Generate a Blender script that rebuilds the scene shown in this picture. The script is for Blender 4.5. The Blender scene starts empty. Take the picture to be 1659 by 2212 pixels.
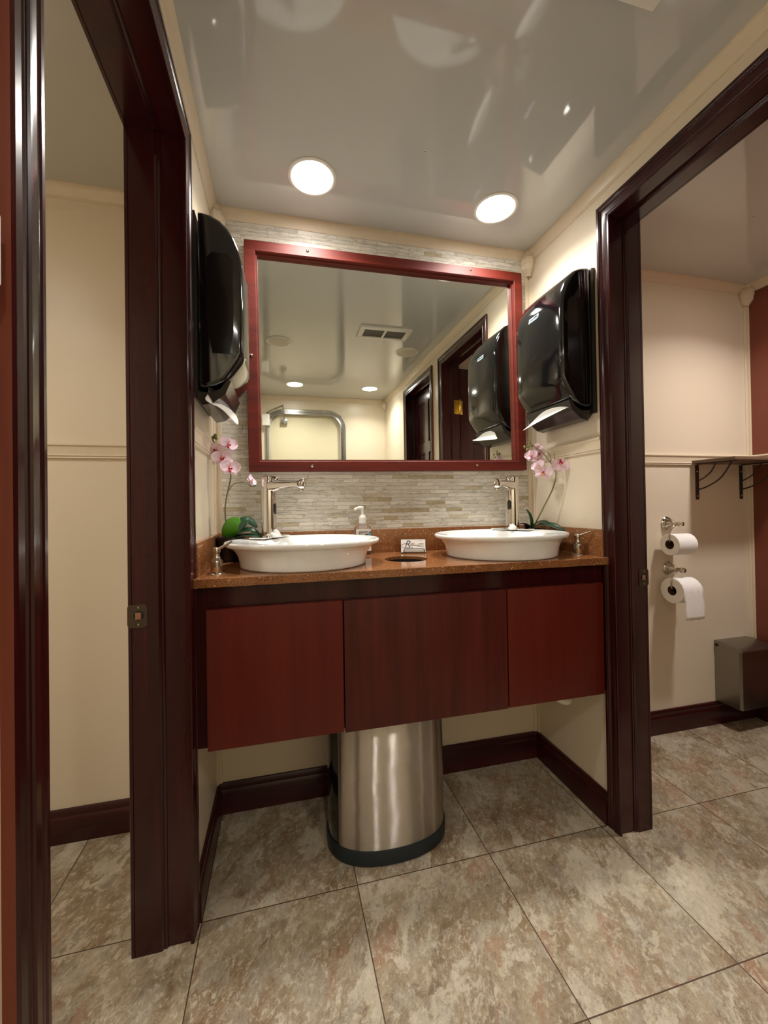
import bpy, bmesh, math, random
from mathutils import Vector, Matrix
PI = math.pi
R = random.Random(7)
scn = bpy.context.scene
COL = scn.collection

# ---------------------------------------------------------------- dimensions (metres)
W, H = 1.236, 2.067            # alcove width, ceiling height
TL, TR = 0.120, 0.108          # thickness of the two partition walls
YF, YNL, YNR = -0.420, -1.017, -0.950   # door openings: far edge, near edges
HD = 1.933                     # door head
CW = 0.047                     # casing width
YB = -2.38                     # wall opposite the vanity
XL, XR = -1.25, 2.42           # outer walls of the two cubicles
CZ = 0.86                      # counter height

# ---------------------------------------------------------------- materials
def lin(c):
    return tuple(((v/255)/12.92 if v/255 <= .04045 else ((v/255+.055)/1.055)**2.4) for v in c) + (1,)

class NT:
    def __init__(s, name):
        s.m = bpy.data.materials.new(name); s.m.use_nodes = True
        s.t = s.m.node_tree; s.b = s.t.nodes['Principled BSDF']
    def n(s, typ, **kw):
        nd = s.t.nodes.new(typ)
        for k, v in kw.items():
            if k.startswith('i_'):
                key = k[2:]
                key = int(key) if key.isdigit() else key.replace('_', ' ')
                s.put(nd.inputs[key], v)
            else: setattr(nd, k, v)
        return nd
    def put(s, inp, v):
        if isinstance(v, bpy.types.NodeSocket): s.t.links.new(v, inp)
        elif isinstance(v, bpy.types.Node): s.t.links.new(v.outputs[0], inp)
        else: inp.default_value = v
    def set(s, **kw):
        for k, v in kw.items(): s.put(s.b.inputs[k.replace('_', ' ')], v)
        return s
    def math(s, op, a, b=0.0, c=None):
        nd = s.n('ShaderNodeMath', operation=op); s.put(nd.inputs[0], a); s.put(nd.inputs[1], b)
        if c is not None: s.put(nd.inputs[2], c)
        return nd.outputs[0]
    def pos(s):
        return s.n('ShaderNodeNewGeometry').outputs['Position']
    def scaled(s, v, sc, loc=(0,0,0), rot=(0,0,0)):
        nd = s.n('ShaderNodeMapping'); s.put(nd.inputs['Vector'], v)
        nd.inputs['Scale'].default_value = sc; nd.inputs['Location'].default_value = loc; nd.inputs['Rotation'].default_value = rot
        return nd.outputs[0]
    def noise(s, v, scale, detail=4, rough=.55, dist=0, out='Fac'):
        nd = s.n('ShaderNodeTexNoise'); s.put(nd.inputs['Vector'], v); s.put(nd.inputs['Scale'], scale)
        nd.inputs['Detail'].default_value = detail; nd.inputs['Roughness'].default_value = rough; nd.inputs['Distortion'].default_value = dist
        return nd.outputs[out]
    def ramp(s, f, stops):
        nd = s.n('ShaderNodeValToRGB'); s.put(nd.inputs[0], f)
        e = nd.color_ramp.elements
        while len(e) < len(stops): e.new(.5)
        for el, (p, c) in zip(e, stops): el.position = p; el.color = c if len(c) == 4 else lin(c)
        return nd.outputs[0]
    def mix(s, f, a, b, mode='MIX'):
        nd = s.n('ShaderNodeMix', data_type='RGBA', blend_type=mode)
        s.put(nd.inputs[0], f); s.put(nd.inputs[6], a); s.put(nd.inputs[7], b)
        return nd.outputs[2]
    def bump(s, h, strength=.2, dist=.001):
        nd = s.n('ShaderNodeBump'); s.put(nd.inputs['Height'], h)
        nd.inputs['Strength'].default_value = strength; nd.inputs['Distance'].default_value = dist
        s.put(s.b.inputs['Normal'], nd.outputs[0]); return s

def simple(name, col, rough=.5, metal=0, **kw):
    k = NT(name); p = k.pos()
    nz = k.noise(p, 35, 3)
    base = k.mix(nz, tuple(c*.96 for c in lin(col)[:3])+(1,), tuple(min(1, c*1.04) for c in lin(col)[:3])+(1,))
    k.set(Base_Color=base, Roughness=rough, Metallic=metal, **kw); return k.m

def wood(name, dark, light, axis=2, rough=.24, coat=.5, spec=.4):
    k = NT(name); p = k.pos()
    sc = [26, 26, 26]; sc[axis] = 1.3
    v = k.scaled(p, sc)
    n1 = k.noise(v, 1.0, 5, .62, .35); sc2 = [150, 150, 150]; sc2[axis] = 5
    n2 = k.noise(k.scaled(p, sc2), 1.0, 3, .6)
    f = k.math('ADD', k.math('MULTIPLY', n1, .75), k.math('MULTIPLY', n2, .25))
    c = k.ramp(f, [(.34, dark), (.66, light)])
    k.set(Base_Color=c, Roughness=rough, Coat_Weight=coat, Coat_Roughness=.12, Specular_IOR_Level=spec)
    k.bump(n2, .12, .0006)
    return k.m

M = {}
k = NT('cream_wall_paint'); p = k.pos()
k.set(Base_Color=k.mix(k.noise(p, 3, 3), lin((222, 209, 186)), lin((227, 215, 193))), Roughness=.33)
k.bump(k.noise(p, 420, 2), .05, .0004); M['wall'] = k.m
M['trim'] = simple('cream_trim_paint', (220, 206, 181), .30)
k = NT('glossy_ceiling_laminate'); p = k.pos()
k.set(Base_Color=k.mix(k.noise(p, 1.3, 2), lin((193, 194, 190)), lin((197, 198, 194))), Roughness=.06, Specular_IOR_Level=.8)
k.bump(k.noise(k.scaled(p, (1, 1, 1)), 3.5, 2), .25, .004); M['ceil'] = k.m
M['dark'] = wood('dark_mahogany', (35, 5, 7), (60, 13, 13), 2, .27, .5, .22)
M['dark_x'] = wood('dark_mahogany_long_grain', (38, 6, 8), (64, 14, 14), 0, .34, .3, .3)
M['dark_y'] = wood('dark_mahogany_head_grain', (38, 6, 8), (64, 14, 14), 1, .30, .4, .3)
M['red'] = wood('red_mahogany_panel', (82, 20, 9), (94, 28, 14), 2, .45, .05, .25)
M['brown'] = wood('brown_mahogany_panel', (60, 20, 16), (88, 30, 21), 2, .45, .08, .25)
M['frame'] = wood('cherry_mirror_frame', (78, 17, 8), (110, 32, 15), 0, .52, .0, .35)
M['orange'] = wood('orange_cherry_board', (92, 38, 20), (112, 50, 28), 2, .5, .05)
M['cherrywall'] = simple('cherry_laminate', (122, 62, 46), .35)

# quartz
k = NT('brown_quartz'); p = k.pos()
n1 = k.noise(p, 14, 4); base = k.mix(k.ramp(k.noise(p, 330, 3, .7), [(.36, (0, 0, 0)), (.62, (255, 255, 255))]), k.ramp(n1, [(.3, (98, 60, 34)), (.7, (116, 72, 42))]), k.ramp(n1, [(.3, (146, 96, 58)), (.7, (168, 116, 74))]))
vo = k.n('ShaderNodeTexVoronoi'); k.put(vo.inputs['Vector'], p); vo.inputs['Scale'].default_value = 150
spk = k.math('LESS_THAN', vo.outputs['Distance'], .22)
wn = k.n('ShaderNodeTexWhiteNoise', noise_dimensions='3D'); k.put(wn.inputs['Vector'], vo.outputs['Position'])
few = k.math('GREATER_THAN', wn.outputs['Value'], .78)
col = k.mix(k.math('MULTIPLY', spk, few), base, lin((226, 190, 150)))
vd = k.n('ShaderNodeTexVoronoi'); k.put(vd.inputs['Vector'], k.scaled(p, (1, 1, 1), (3.1, 1.7, .4))); vd.inputs['Scale'].default_value = 150
sd = k.math('LESS_THAN', vd.outputs['Distance'], .2)
wd = k.n('ShaderNodeTexWhiteNoise', noise_dimensions='3D'); k.put(wd.inputs['Vector'], vd.outputs['Position'])
col = k.mix(k.math('MULTIPLY', sd, k.math('GREATER_THAN', wd.outputs['Value'], .72)), col, lin((70, 34, 20)))
k.set(Base_Color=col, Roughness=.11); M['quartz'] = k.m

# strip mosaic
k = NT('stone_strip_mosaic'); p = k.pos()
sp = k.n('ShaderNodeSeparateXYZ'); k.put(sp.inputs[0], p); X, Z = sp.outputs[0], sp.outputs[2]
rh = .0142
rz = k.math('DIVIDE', Z, rh); row = k.math('FLOOR', rz); fz = k.math('FRACT', rz)
w1 = k.n('ShaderNodeTexWhiteNoise', noise_dimensions='1D'); k.put(w1.inputs['W'], row); rnd = w1.outputs['Value']
cv = k.n('ShaderNodeCombineXYZ'); k.put(cv.inputs[0], k.math('MULTIPLY', X, 5.5)); k.put(cv.inputs[1], k.math('MULTIPLY', row, 7.31))
warp = k.noise(cv.outputs[0], 1.0, 0)
u = k.math('ADD', k.math('ADD', k.math('MULTIPLY', X, 13), k.math('MULTIPLY', rnd, 9)), k.math('MULTIPLY', warp, 1.9))
cell = k.math('FLOOR', u); fu = k.math('FRACT', u)
cc = k.n('ShaderNodeCombineXYZ'); k.put(cc.inputs[0], cell); k.put(cc.inputs[1], row)
wc = k.n('ShaderNodeTexWhiteNoise', noise_dimensions='2D'); k.put(wc.inputs['Vector'], cc.outputs[0])
tile = k.ramp(wc.outputs['Value'], [(0, (208, 203, 190)), (.3, (220, 215, 203)), (.55, (200, 195, 181)), (.75, (230, 226, 216)), (.91, (214, 207, 188)), (.97, (190, 177, 146)), (1, (178, 163, 130))])
pv = k.n('ShaderNodeVectorMath', operation='ADD'); k.put(pv.inputs[0], k.scaled(p, (14, 14, 70))); k.put(pv.inputs[1], wc.outputs['Color'])
vein = k.noise(pv.outputs[0], 1.6, 6, .68, .8)
tile = k.mix(k.ramp(vein, [(.38, (0, 0, 0)), (.5, (255, 255, 255))]), k.mix(.42, tile, lin((112, 104, 88))), tile)
tile = k.mix(k.ramp(vein, [(.58, (0, 0, 0)), (.68, (255, 255, 255))]), tile, k.mix(.35, tile, lin((232, 228, 216))))
ez = k.math('MINIMUM', fz, k.math('SUBTRACT', 1, fz)); eu = k.math('MINIMUM', fu, k.math('SUBTRACT', 1, fu))
g = k.math('MAXIMUM', k.math('LESS_THAN', ez, .045), k.math('LESS_THAN', eu, .006))
col = k.mix(k.math('MULTIPLY', g, .55), tile, lin((96, 88, 74)))
k.set(Base_Color=col, Roughness=k.math('ADD', .22, k.math('MULTIPLY', vein, .3)))
hgt = k.math('ADD', k.math('MULTIPLY', k.math('SUBTRACT', 1, g), .6), k.math('ADD', k.math('MULTIPLY', wc.outputs['Value'], .5), k.math('MULTIPLY', vein, .25)))
k.bump(hgt, .5, .0012); M['mosaic'] = k.m

# floor
k = NT('slate_look_floor_tiles'); p = k.pos()
sp = k.n('ShaderNodeSeparateXYZ'); k.put(sp.inputs[0], p); X, Y = sp.outputs[0], sp.outputs[1]
tu = k.math('DIVIDE', k.math('SUBTRACT', X, .411), .3955); tv = k.math('DIVIDE', k.math('ADD', Y, .372), .3925)
fu, fv = k.math('FRACT', tu), k.math('FRACT', tv)
cc = k.n('ShaderNodeCombineXYZ'); k.put(cc.inputs[0], k.math('FLOOR', tu)); k.put(cc.inputs[1], k.math('FLOOR', tv))
wc = k.n('ShaderNodeTexWhiteNoise', noise_dimensions='2D'); k.put(wc.inputs['Vector'], cc.outputs[0])
off = k.n('ShaderNodeVectorMath', operation='MULTIPLY_ADD'); k.put(off.inputs[0], wc.outputs['Color']); off.inputs[1].default_value = (7, 7, 7)
k.put(off.inputs[2], k.scaled(p, (1, 1.0, 1), (0, 0, 0), (0, 0, .5)))
q = off.outputs[0]
qa = k.scaled(q, (1.0, .62, 1))
def rng(f, a, b, c0=0., c1=1.):
    nd = k.n('ShaderNodeMapRange'); k.put(nd.inputs[0], f); nd.inputs[1].default_value = a; nd.inputs[2].default_value = b
    nd.inputs[3].default_value = c0; nd.inputs[4].default_value = c1; return nd.outputs[0]
wv = k.n('ShaderNodeVectorMath', operation='MULTIPLY_ADD'); k.put(wv.inputs[0], k.noise(qa, 14, 6, .7, .3, 'Color')); wv.inputs[1].default_value = (.10, .10, .10); k.put(wv.inputs[2], qa)
qw = wv.outputs[0]
big = k.noise(qw, 7.5, 8, .62, .4)
two = k.noise(k.scaled(qw, (1, 1, 1), (3.3, 8.1, 0)), 6, 9, .66, .2)
mid = k.noise(k.scaled(qw, (1, 1, 1), (9.3, 1.1, 0)), 15, 8, .68, .5); fine = k.noise(qa, 85, 6, .72, .6)
v1 = k.n('ShaderNodeTexVoronoi', feature='F1'); v1.inputs['Scale'].default_value = 24; k.put(v1.inputs['Vector'], qw)
fl = k.n('ShaderNodeSeparateXYZ'); k.put(fl.inputs[0], v1.outputs['Color'])
col = k.mix(rng(big, .38, .62), lin((134, 116, 90)), lin((162, 147, 121)))
col = k.mix(rng(two, .54, .57, 0, .75), col, lin((184, 174, 152)))
col = k.mix(rng(two, .43, .40, 0, .60), col, lin((122, 96, 66)))
col = k.mix(rng(mid, .56, .60, 0, .60), col, lin((200, 191, 170)))
col = k.mix(rng(mid, .41, .37, 0, .55), col, lin((104, 84, 62)))
col = k.mix(k.math('MULTIPLY', k.math('GREATER_THAN', fl.outputs[0], .70), .32), col, lin((164, 160, 146)))
col = k.mix(k.math('MULTIPLY', k.math('GREATER_THAN', fl.outputs[1], .86), rng(big, .5, .56, 0, .42)), col, lin((146, 98, 70)))
rid = k.math('ABSOLUTE', k.math('SUBTRACT', two, .5)); rid2 = k.math('ABSOLUTE', k.math('SUBTRACT', mid, .48))
col = k.mix(rng(rid, .010, .0, 0, .40), col, lin((84, 66, 48)))
col = k.mix(rng(rid2, .012, .0, 0, .32), col, lin((214, 206, 188)))
col = k.mix(rng(fine, .53, .62, 0, .55), col, lin((200, 190, 168)))
col = k.mix(rng(fine, .44, .34, 0, .45), col, lin((84, 66, 48)))
eu = k.math('MINIMUM', fu, k.math('SUBTRACT', 1, fu)); ev = k.math('MINIMUM', fv, k.math('SUBTRACT', 1, fv))
g = k.math('LESS_THAN', k.math('MINIMUM', eu, ev), .0034)
col = k.mix(g, col, lin((74, 54, 36)))
k.set(Base_Color=col, Roughness=k.math('ADD', .30, k.math('MULTIPLY', mid, .25)))
k.bump(k.math('SUBTRACT', k.math('ADD', k.math('MULTIPLY', mid, .6), k.math('MULTIPLY', fine, .4)), k.math('MULTIPLY', g, 1.2)), .4, .0016)
M['floor'] = k.m

def brushed(name, col, axis, rough=.26, amt=.35):
    k = NT(name); p = k.pos(); sc = [9, 9, 9]; sc[axis] = 900
    nz = k.noise(k.scaled(p, sc), 1, 2)
    k.set(Base_Color=lin(col), Metallic=1.0, Roughness=rough); k.bump(nz, amt, .0005); return k.m
k = NT('brushed_steel_bin'); p = k.pos()
sc = k.noise(k.scaled(p, (5, 5, 420)), 1, 2)
wn1 = k.n('ShaderNodeTexWhiteNoise', noise_dimensions='3D'); k.put(wn1.inputs['Vector'], k.scaled(p, (3100, 3100, 9700)))
sx = k.n('ShaderNodeSeparateXYZ'); k.put(sx.inputs[0], wn1.outputs['Color'])
tilt = k.math('MULTIPLY', k.math('SUBTRACT', k.math('ADD', sx.outputs[0], sx.outputs[1]), 1.0), 1.15)
wob = k.math('MULTIPLY', k.math('SUBTRACT', k.noise(k.scaled(p, (1, 1, 1)), 13, 1), .5), .07)
cz_ = k.n('ShaderNodeCombineXYZ'); k.put(cz_.inputs[0], wob); k.put(cz_.inputs[2], tilt)
nn_ = k.n('ShaderNodeVectorMath', operation='ADD'); k.put(nn_.inputs[0], k.n('ShaderNodeNewGeometry').outputs['Normal']); k.put(nn_.inputs[1], cz_.outputs[0])
no_ = k.n('ShaderNodeVectorMath', operation='NORMALIZE'); k.put(no_.inputs[0], nn_.outputs[0])
k.set(Base_Color=k.mix(sc, lin((188, 182, 174)), lin((206, 200, 192))), Metallic=1.0, Roughness=.13, Normal=no_.outputs[0]); M['binsteel'] = k.m
M['steel'] = brushed('brushed_steel', (150, 146, 138), 2, .33, .25)
k = NT('chrome'); k.set(Base_Color=k.mix(k.noise(k.pos(), 9, 2), lin((226, 224, 220)), lin((232, 230, 226))), Metallic=1, Roughness=.05); M['chrome'] = k.m
k = NT('brushed_nickel'); k.set(Base_Color=k.mix(k.noise(k.pos(), 9, 2), lin((196, 190, 178)), lin((204, 198, 186))), Metallic=1, Roughness=.13); M['nickel'] = k.m
k = NT('polished_aluminium'); k.set(Base_Color=k.mix(k.noise(k.pos(), 9, 2), lin((205, 207, 208)), lin((212, 214, 215))), Metallic=1, Roughness=.2); M['alu'] = k.m
M['bronze'] = simple('tarnished_bronze', (96, 84, 72), .35, .9)
M['brass'] = simple('polished_brass', (226, 190, 84), .18, 1)
M['glaze'] = simple('white_glazed_ceramic', (238, 238, 234), .07, 0, Coat_Weight=.4, Coat_Roughness=.04)
M['blackgloss'] = simple('black_glossy_plastic', (13, 14, 17), .10, 0, Coat_Weight=.7, Coat_Roughness=.05)
M['black'] = simple('black_plastic', (22, 22, 24), .42)
M['smoke'] = simple('smoked_grey_plastic', (58, 54, 50), .16)
M['teal'] = simple('blue_black_rubber', (18, 30, 36), .45)
M['bronzeiron'] = simple('dark_brown_iron', (62, 50, 40), .45, .3)
M['shelf'] = simple('brown_shelf_board', (112, 90, 72), .4)
M['paper'] = simple('white_paper', (240, 238, 232), .85)
M['tissue'] = None
k = NT('quilted_tissue'); k.set(Base_Color=lin((244, 243, 240)), Roughness=.95)
k.bump(k.noise(k.pos(), 260, 3), .6, .0015); M['tissue'] = k.m
M['card'] = simple('cardboard_core', (96, 72, 48), .8)
M['whiteplastic'] = simple('white_plastic', (232, 230, 222), .35)
M['speaker'] = simple('cream_speaker_grille', (212, 205, 188), .5)
M['grille'] = simple('dark_vent_mesh', (78, 76, 72), .6)
M['plate'] = simple('silver_badge', (176, 190, 200), .25, .4)
M['ink'] = simple('grey_ink', (84, 84, 96), .7)
M['blackink'] = simple('black_ink', (20, 20, 24), .6)
M['blue'] = simple('light_blue_label', (110, 170, 196), .5)
M['bluedark'] = simple('dark_blue_label', (44, 74, 96), .5)
M['pot'] = simple('dark_plum_pot', (30, 20, 24), .3)
M['stem'] = simple('olive_green_stem', (112, 106, 66), .55)
M['bud'] = simple('green_orchid_bud', (122, 124, 70), .5)
M['greendark'] = simple('dark_green_leaf', (30, 66, 40), .28)
M['greenlight'] = simple('bright_green_leaf', (76, 140, 30), .35)
k = NT('pink_orchid_petal'); tc = k.n('ShaderNodeTexCoord')
at = k.n('ShaderNodeVertexColor', layer_name='tint')
k.set(Base_Color=k.mix(at.outputs['Color'], lin((240, 214, 228)), lin((222, 128, 160))), Roughness=.6)
k.bump(k.noise(k.pos(), 200, 2), .2, .0006); M['petal'] = k.m
M['lip'] = simple('crimson_orchid_lip', (176, 30, 66), .5)
M['lip2'] = simple('peach_orchid_lip', (226, 160, 120), .5)
k = NT('glass_mirror'); k.set(Base_Color=k.mix(k.noise(k.pos(), 2, 1), lin((232, 236, 230)), lin((234, 238, 232))), Metallic=1, Roughness=.004); M['mirror'] = k.m
k = NT('clear_plastic'); k.set(Base_Color=lin((240, 244, 246)), Roughness=.04, Transmission_Weight=.96, IOR=1.4)
k.bump(k.noise(k.pos(), 60, 2), .05, .0004); M['clear'] = k.m
k = NT('pebbled_cream_door_skin'); k.set(Base_Color=lin((224, 214, 184)), Roughness=.10)
k.bump(k.noise(k.pos(), 130, 2), .5, .0016); M['doorskin'] = k.m
def emis(name, col, st):
    k = NT(name); k.set(Base_Color=lin((255, 255, 255)), Emission_Color=col, Emission_Strength=st, Roughness=.4); return k.m
M['lamp'] = emis('led_diffuser', (1, .95, .89, 1), 32)
M['lampfar'] = emis('led_diffuser_entrance', (1, .95, .89, 1), 40)
M['lampstall'] = emis('led_diffuser_cubicle', (1, .92, .87, 1), 40)
M['lampstall2'] = emis('led_diffuser_left_cubicle', (1, .93, .85, 1), 40)

# ---------------------------------------------------------------- object helpers
def props(o, label=None, cat=None, group=None, kind=None):
    if label: o['label'] = label
    if cat: o['category'] = cat
    if group: o['group'] = group
    if kind: o['kind'] = kind
    return o

class MB:
    """collects shapes of one part; faces remember a material slot"""
    def __init__(s): s.bm = bmesh.new(); s.mi = 0
    def face(s, vs):
        try:
            f = s.bm.faces.new(vs); f.material_index = s.mi; return f
        except ValueError: return None
    def box(s, x0, x1, y0, y1, z0, z1, bev=0.0, seg=2):
        t = bmesh.new()
        bmesh.ops.create_cube(t, size=1)
        bmesh.ops.scale(t, vec=(abs(x1-x0), abs(y1-y0), abs(z1-z0)), verts=t.verts)
        bmesh.ops.translate(t, vec=((x0+x1)/2, (y0+y1)/2, (z0+z1)/2), verts=t.verts)
        if bev: bmesh.ops.bevel(t, geom=t.edges[:], offset=bev, segments=seg, profile=.6, affect='EDGES')
        s.merge(t); return s
    def merge(s, t, mat=None):
        if mat is not None: bmesh.ops.transform(t, matrix=mat, verts=t.verts)
        vm = {v: s.bm.verts.new(v.co) for v in t.verts}
        for f in t.faces:
            s.face([vm[v] for v in f.verts])
        t.free()
    def grid(s, rows, closed_u=False, closed_v=False, cap0=False, cap1=False):
        vr = [[s.bm.verts.new(p) for p in r] for r in rows]
        n, m = len(vr), len(vr[0])
        for i in range(n if closed_u else n-1):
            a, b = vr[i], vr[(i+1) % n]
            for j in range(m if closed_v else m-1):
                s.face([a[j], a[(j+1) % m], b[(j+1) % m], b[j]])
        if cap0: s.face(list(reversed(vr[0])))
        if cap1: s.face(vr[-1])
        return s
    def lathe(s, prof, center, axis=(0, 0, 1), seg=32, cap=True):
        """prof: (radius, height) pairs along axis"""
        a = Vector(axis).normalized(); u = a.orthogonal().normalized(); v = a.cross(u); c = Vector(center)
        rows = []
        for r, h in prof:
            rows.append([c + a*h + (u*math.cos(2*PI*i/seg) + v*math.sin(2*PI*i/seg))*max(r, 1e-5) for i in range(seg)])
        return s.grid(rows, closed_v=True, cap0=cap, cap1=cap)
    def tube(s, pts, r, seg=10, cap=True):
        P = [Vector(p) for p in pts]; rows = []
        rr = r if isinstance(r, (list, tuple)) else [r]*len(P)
        u = None
        for i, p in enumerate(P):
            d = (P[min(i+1, len(P)-1)] - P[max(i-1, 0)]).normalized()
            if u is None: u = d.orthogonal().normalized()
            u = (u - d*u.dot(d)).normalized(); v = d.cross(u)
            rows.append([p + (u*math.cos(2*PI*j/seg) + v*math.sin(2*PI*j/seg))*rr[i] for j in range(seg)])
        return s.grid(rows, closed_v=True, cap0=cap, cap1=cap)
    def build(s, name, mats, parent=None, smooth=False, angle=40):
        bmesh.ops.recalc_face_normals(s.bm, faces=s.bm.faces)
        me = bpy.data.meshes.new(name); s.bm.to_mesh(me); s.bm.free()
        for m in (mats if isinstance(mats, (list, tuple)) else [mats]): me.materials.append(m)
        if smooth:
            for p in me.polygons: p.use_smooth = True
            try: me.set_sharp_from_angle(angle=math.radians(angle))
            except Exception: pass
        o = bpy.data.objects.new(name, me); COL.objects.link(o)
        if parent is not None:
            o.parent = parent; o.matrix_parent_inverse = parent.matrix_world.inverted()
        return o

def empty(name, loc, label=None, cat=None, group=None, kind=None):
    o = bpy.data.objects.new(name, None); COL.objects.link(o); o.location = loc
    o.matrix_world = Matrix.Translation(loc); o.empty_display_size = .05
    return props(o, label, cat, group, kind)

def copy_tree(o, loc, parent=None, shift=None):
    c = o.copy(); COL.objects.link(c)
    if parent: c.parent = parent
    else: c.matrix_world = Matrix.Translation(loc); c.location = loc
    for ch in o.children: copy_tree(ch, None, c)
    return c

def box(name, mat, x0, x1, y0, y1, z0, z1, parent=None, bev=0, kind=None):
    o = MB().box(x0, x1, y0, y1, z0, z1, bev).build(name, mat, parent, smooth=bool(bev))
    if kind: o['kind'] = kind
    return o

def catmull(pts, n=8):
    P = [Vector(p) for p in pts]; P = [P[0]*2-P[1]] + P + [P[-1]*2-P[-2]]; out = []
    for i in range(1, len(P)-2):
        for k_ in range(n):
            t = k_/n; a, b, c, d = P[i-1], P[i], P[i+1], P[i+2]
            out.append(.5*((2*b) + (c-a)*t + (2*a-5*b+4*c-d)*t*t + (3*b-a-3*c+d)*t**3))
    out.append(P[-2]); return out

def cut(obj, cutters):
    """subtract cutter meshes and keep the result as plain mesh"""
    for c in cutters:
        m = obj.modifiers.new('b', 'BOOLEAN'); m.object = c; m.operation = 'DIFFERENCE'; m.solver = 'EXACT'
    dg = bpy.context.evaluated_depsgraph_get(); me = bpy.data.meshes.new_from_object(obj.evaluated_get(dg))
    obj.modifiers.clear(); obj.data = me
    for c in cutters: bpy.data.objects.remove(c, do_unlink=True)

def text(name, body, size, mat, mtx, parent, shear=0.0, align='CENTER'):
    cu = bpy.data.curves.new(name, 'FONT'); cu.body = body; cu.size = size; cu.extrude = .00015; cu.shear = shear; cu.align_x = align
    t = bpy.data.objects.new(name, cu); COL.objects.link(t)
    dg = bpy.context.evaluated_depsgraph_get(); me = bpy.data.meshes.new_from_object(t.evaluated_get(dg))
    bpy.data.objects.remove(t, do_unlink=True)
    me.materials.clear(); me.materials.append(mat)
    o = bpy.data.objects.new(name, me); COL.objects.link(o); o.parent = parent
    o.matrix_parent_inverse = parent.matrix_world.inverted(); o.matrix_world = mtx
    return o

# ---------------------------------------------------------------- room shell
S = 'structure'
box('floor', M['floor'], XL-.1, XR+.1, YB-.1, .1, -.05, 0, kind=S)
box('ceiling', M['ceil'], XL-.1, XR+.1, YB-.1, .1, H, H+.05, kind=S)
box('wall_back', M['wall'], XL-.1, XR+.1, 0, .1, 0, H, kind=S)
box('wall_outer_left', M['wall'], XL-.1, XL, YB, 0, 0, H, kind=S)
box('wall_outer_right', M['cherrywall'], XR, XR+.1, YB, 0, 0, H, kind=S)
mo = MB().box(.012, W-.012, -.005, 0, .93, H-.02).build('wall_back_mosaic', M['mosaic']); mo['kind'] = S

JT = .018
Y2A, Y2B = -1.165, -1.705       # second door on the right hand wall
def partition(name, x0, x1, ops):
    m = MB(); y = 0.0
    for (a, b) in ops:
        m.box(x0, x1, a+JT, y, 0, H); m.box(x0, x1, b-JT, a+JT, HD+JT, H); y = b-JT
    m.box(x0, x1, YB, y, 0, H)
    o = m.build(name, M['wall']); o['kind'] = S
partition('wall_left', -TL, 0, [(YF, YNL)])
partition('wall_right', W, W+TR, [(YF, YNR), (Y2A, Y2B)])
box('wall_left_cubicle', M['wall'], XL, -TL, -1.14, -1.08, 0, H, kind=S)
box('wall_right_cubicle', M['wall'], W+TR, XR, -1.11, -1.05, 0, H, kind=S)
# opposite wall with the entrance door opening
DX0, DX1, DZ = .125, .79, 1.90
m = MB(); m.box(XL, DX0, YB-.1, YB, 0, H); m.box(DX1, XR, YB-.1, YB, 0, H); m.box(DX0, DX1, YB-.1, YB, DZ, H)
m.build('wall_front', M['wall'])['kind'] = S

# ---- crown mouldings: (projection, drop) profile
CROWN = [(0, .0415), (.003, .0415), (.004, .038), (.0035, .036), (.006, .034), (.009, .026), (.013, .016), (.0165, .010), (.018, .0085), (.0185, .006), (.021, .005), (.021, 0), (0, 0)]
RAIL = [(0, .047), (.012, .047), (.014, .044), (.014, .040), (.010, .036), (.0085, .030), (.0085, .012), (.011, .009), (.011, .007), (.007, .006), (.0085, .003), (.0085, 0), (0, 0)]
BASE = [(0, .100), (.006, .100), (.009, .096), (.011, .088), (.0105, .080), (.013, .076), (.0155, .070), (.0155, .002), (.0155, 0), (0, 0)]
def run(name, prof, a, b, nrm, z, sign, mat, kind=S, smooth=True):
    """straight moulding from a to b (xy), nrm = direction off the wall; sign -1 hangs from z, +1 stands on z"""
    rows = []
    for (x, y) in (a, b):
        rows.append([(x+nrm[0]*d, y+nrm[1]*d, z + (-h if sign < 0 else h)) for d, h in prof])
    o = MB().grid(rows, closed_v=True, cap0=True, cap1=True).build(name, mat, smooth=smooth, angle=30)
    o['kind'] = kind; return o
TW = [ # inner faces: from, to, normal
    ((0, 0), (W, 0), (0, -1)), ((0, 0), (0, YB), (1, 0)), ((W, 0), (W, YB), (-1, 0)), ((0, YB), (W, YB), (0, 1)),
    ((XL, 0), (-TL, 0), (0, -1)), ((-TL, 0), (-TL, -1.08), (-1, 0)), ((XL, 0), (XL, -1.08), (1, 0)), ((XL, -1.08), (-TL, -1.08), (0, 1)),
    ((W+TR, 0), (XR, 0), (0, -1)), ((W+TR, 0), (W+TR, -1.05), (1, 0)), ((XR, 0), (XR, -1.05), (-1, 0)), ((W+TR, -1.05), (XR, -1.05), (0, 1))]
for i, (a, b, n) in enumerate(TW):
    run('trim_%d' % (i+1), CROWN, a, b, n, H, -1, M['trim'])
RZ = 1.2
rails = [((0, 0), (0, YF+CW), (1, 0)), ((W, 0), (W, YF+CW), (-1, 0)), ((XL, 0), (-TL, 0), (0, -1)), ((W+TR, 0), (XR, 0), (0, -1)),
         ((XR, 0), (XR, -1.05), (-1, 0)), ((XL, 0), (XL, -1.08), (1, 0)), ((W, YNR-CW), (W, Y2A+CW), (-1, 0)), ((0, -1.17), (0, YB), (1, 0))]
for i, (a, b, n) in enumerate(rails):
    run('trim_%d' % (i+21), RAIL, a, b, n, RZ, 1, M['trim'])
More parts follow.
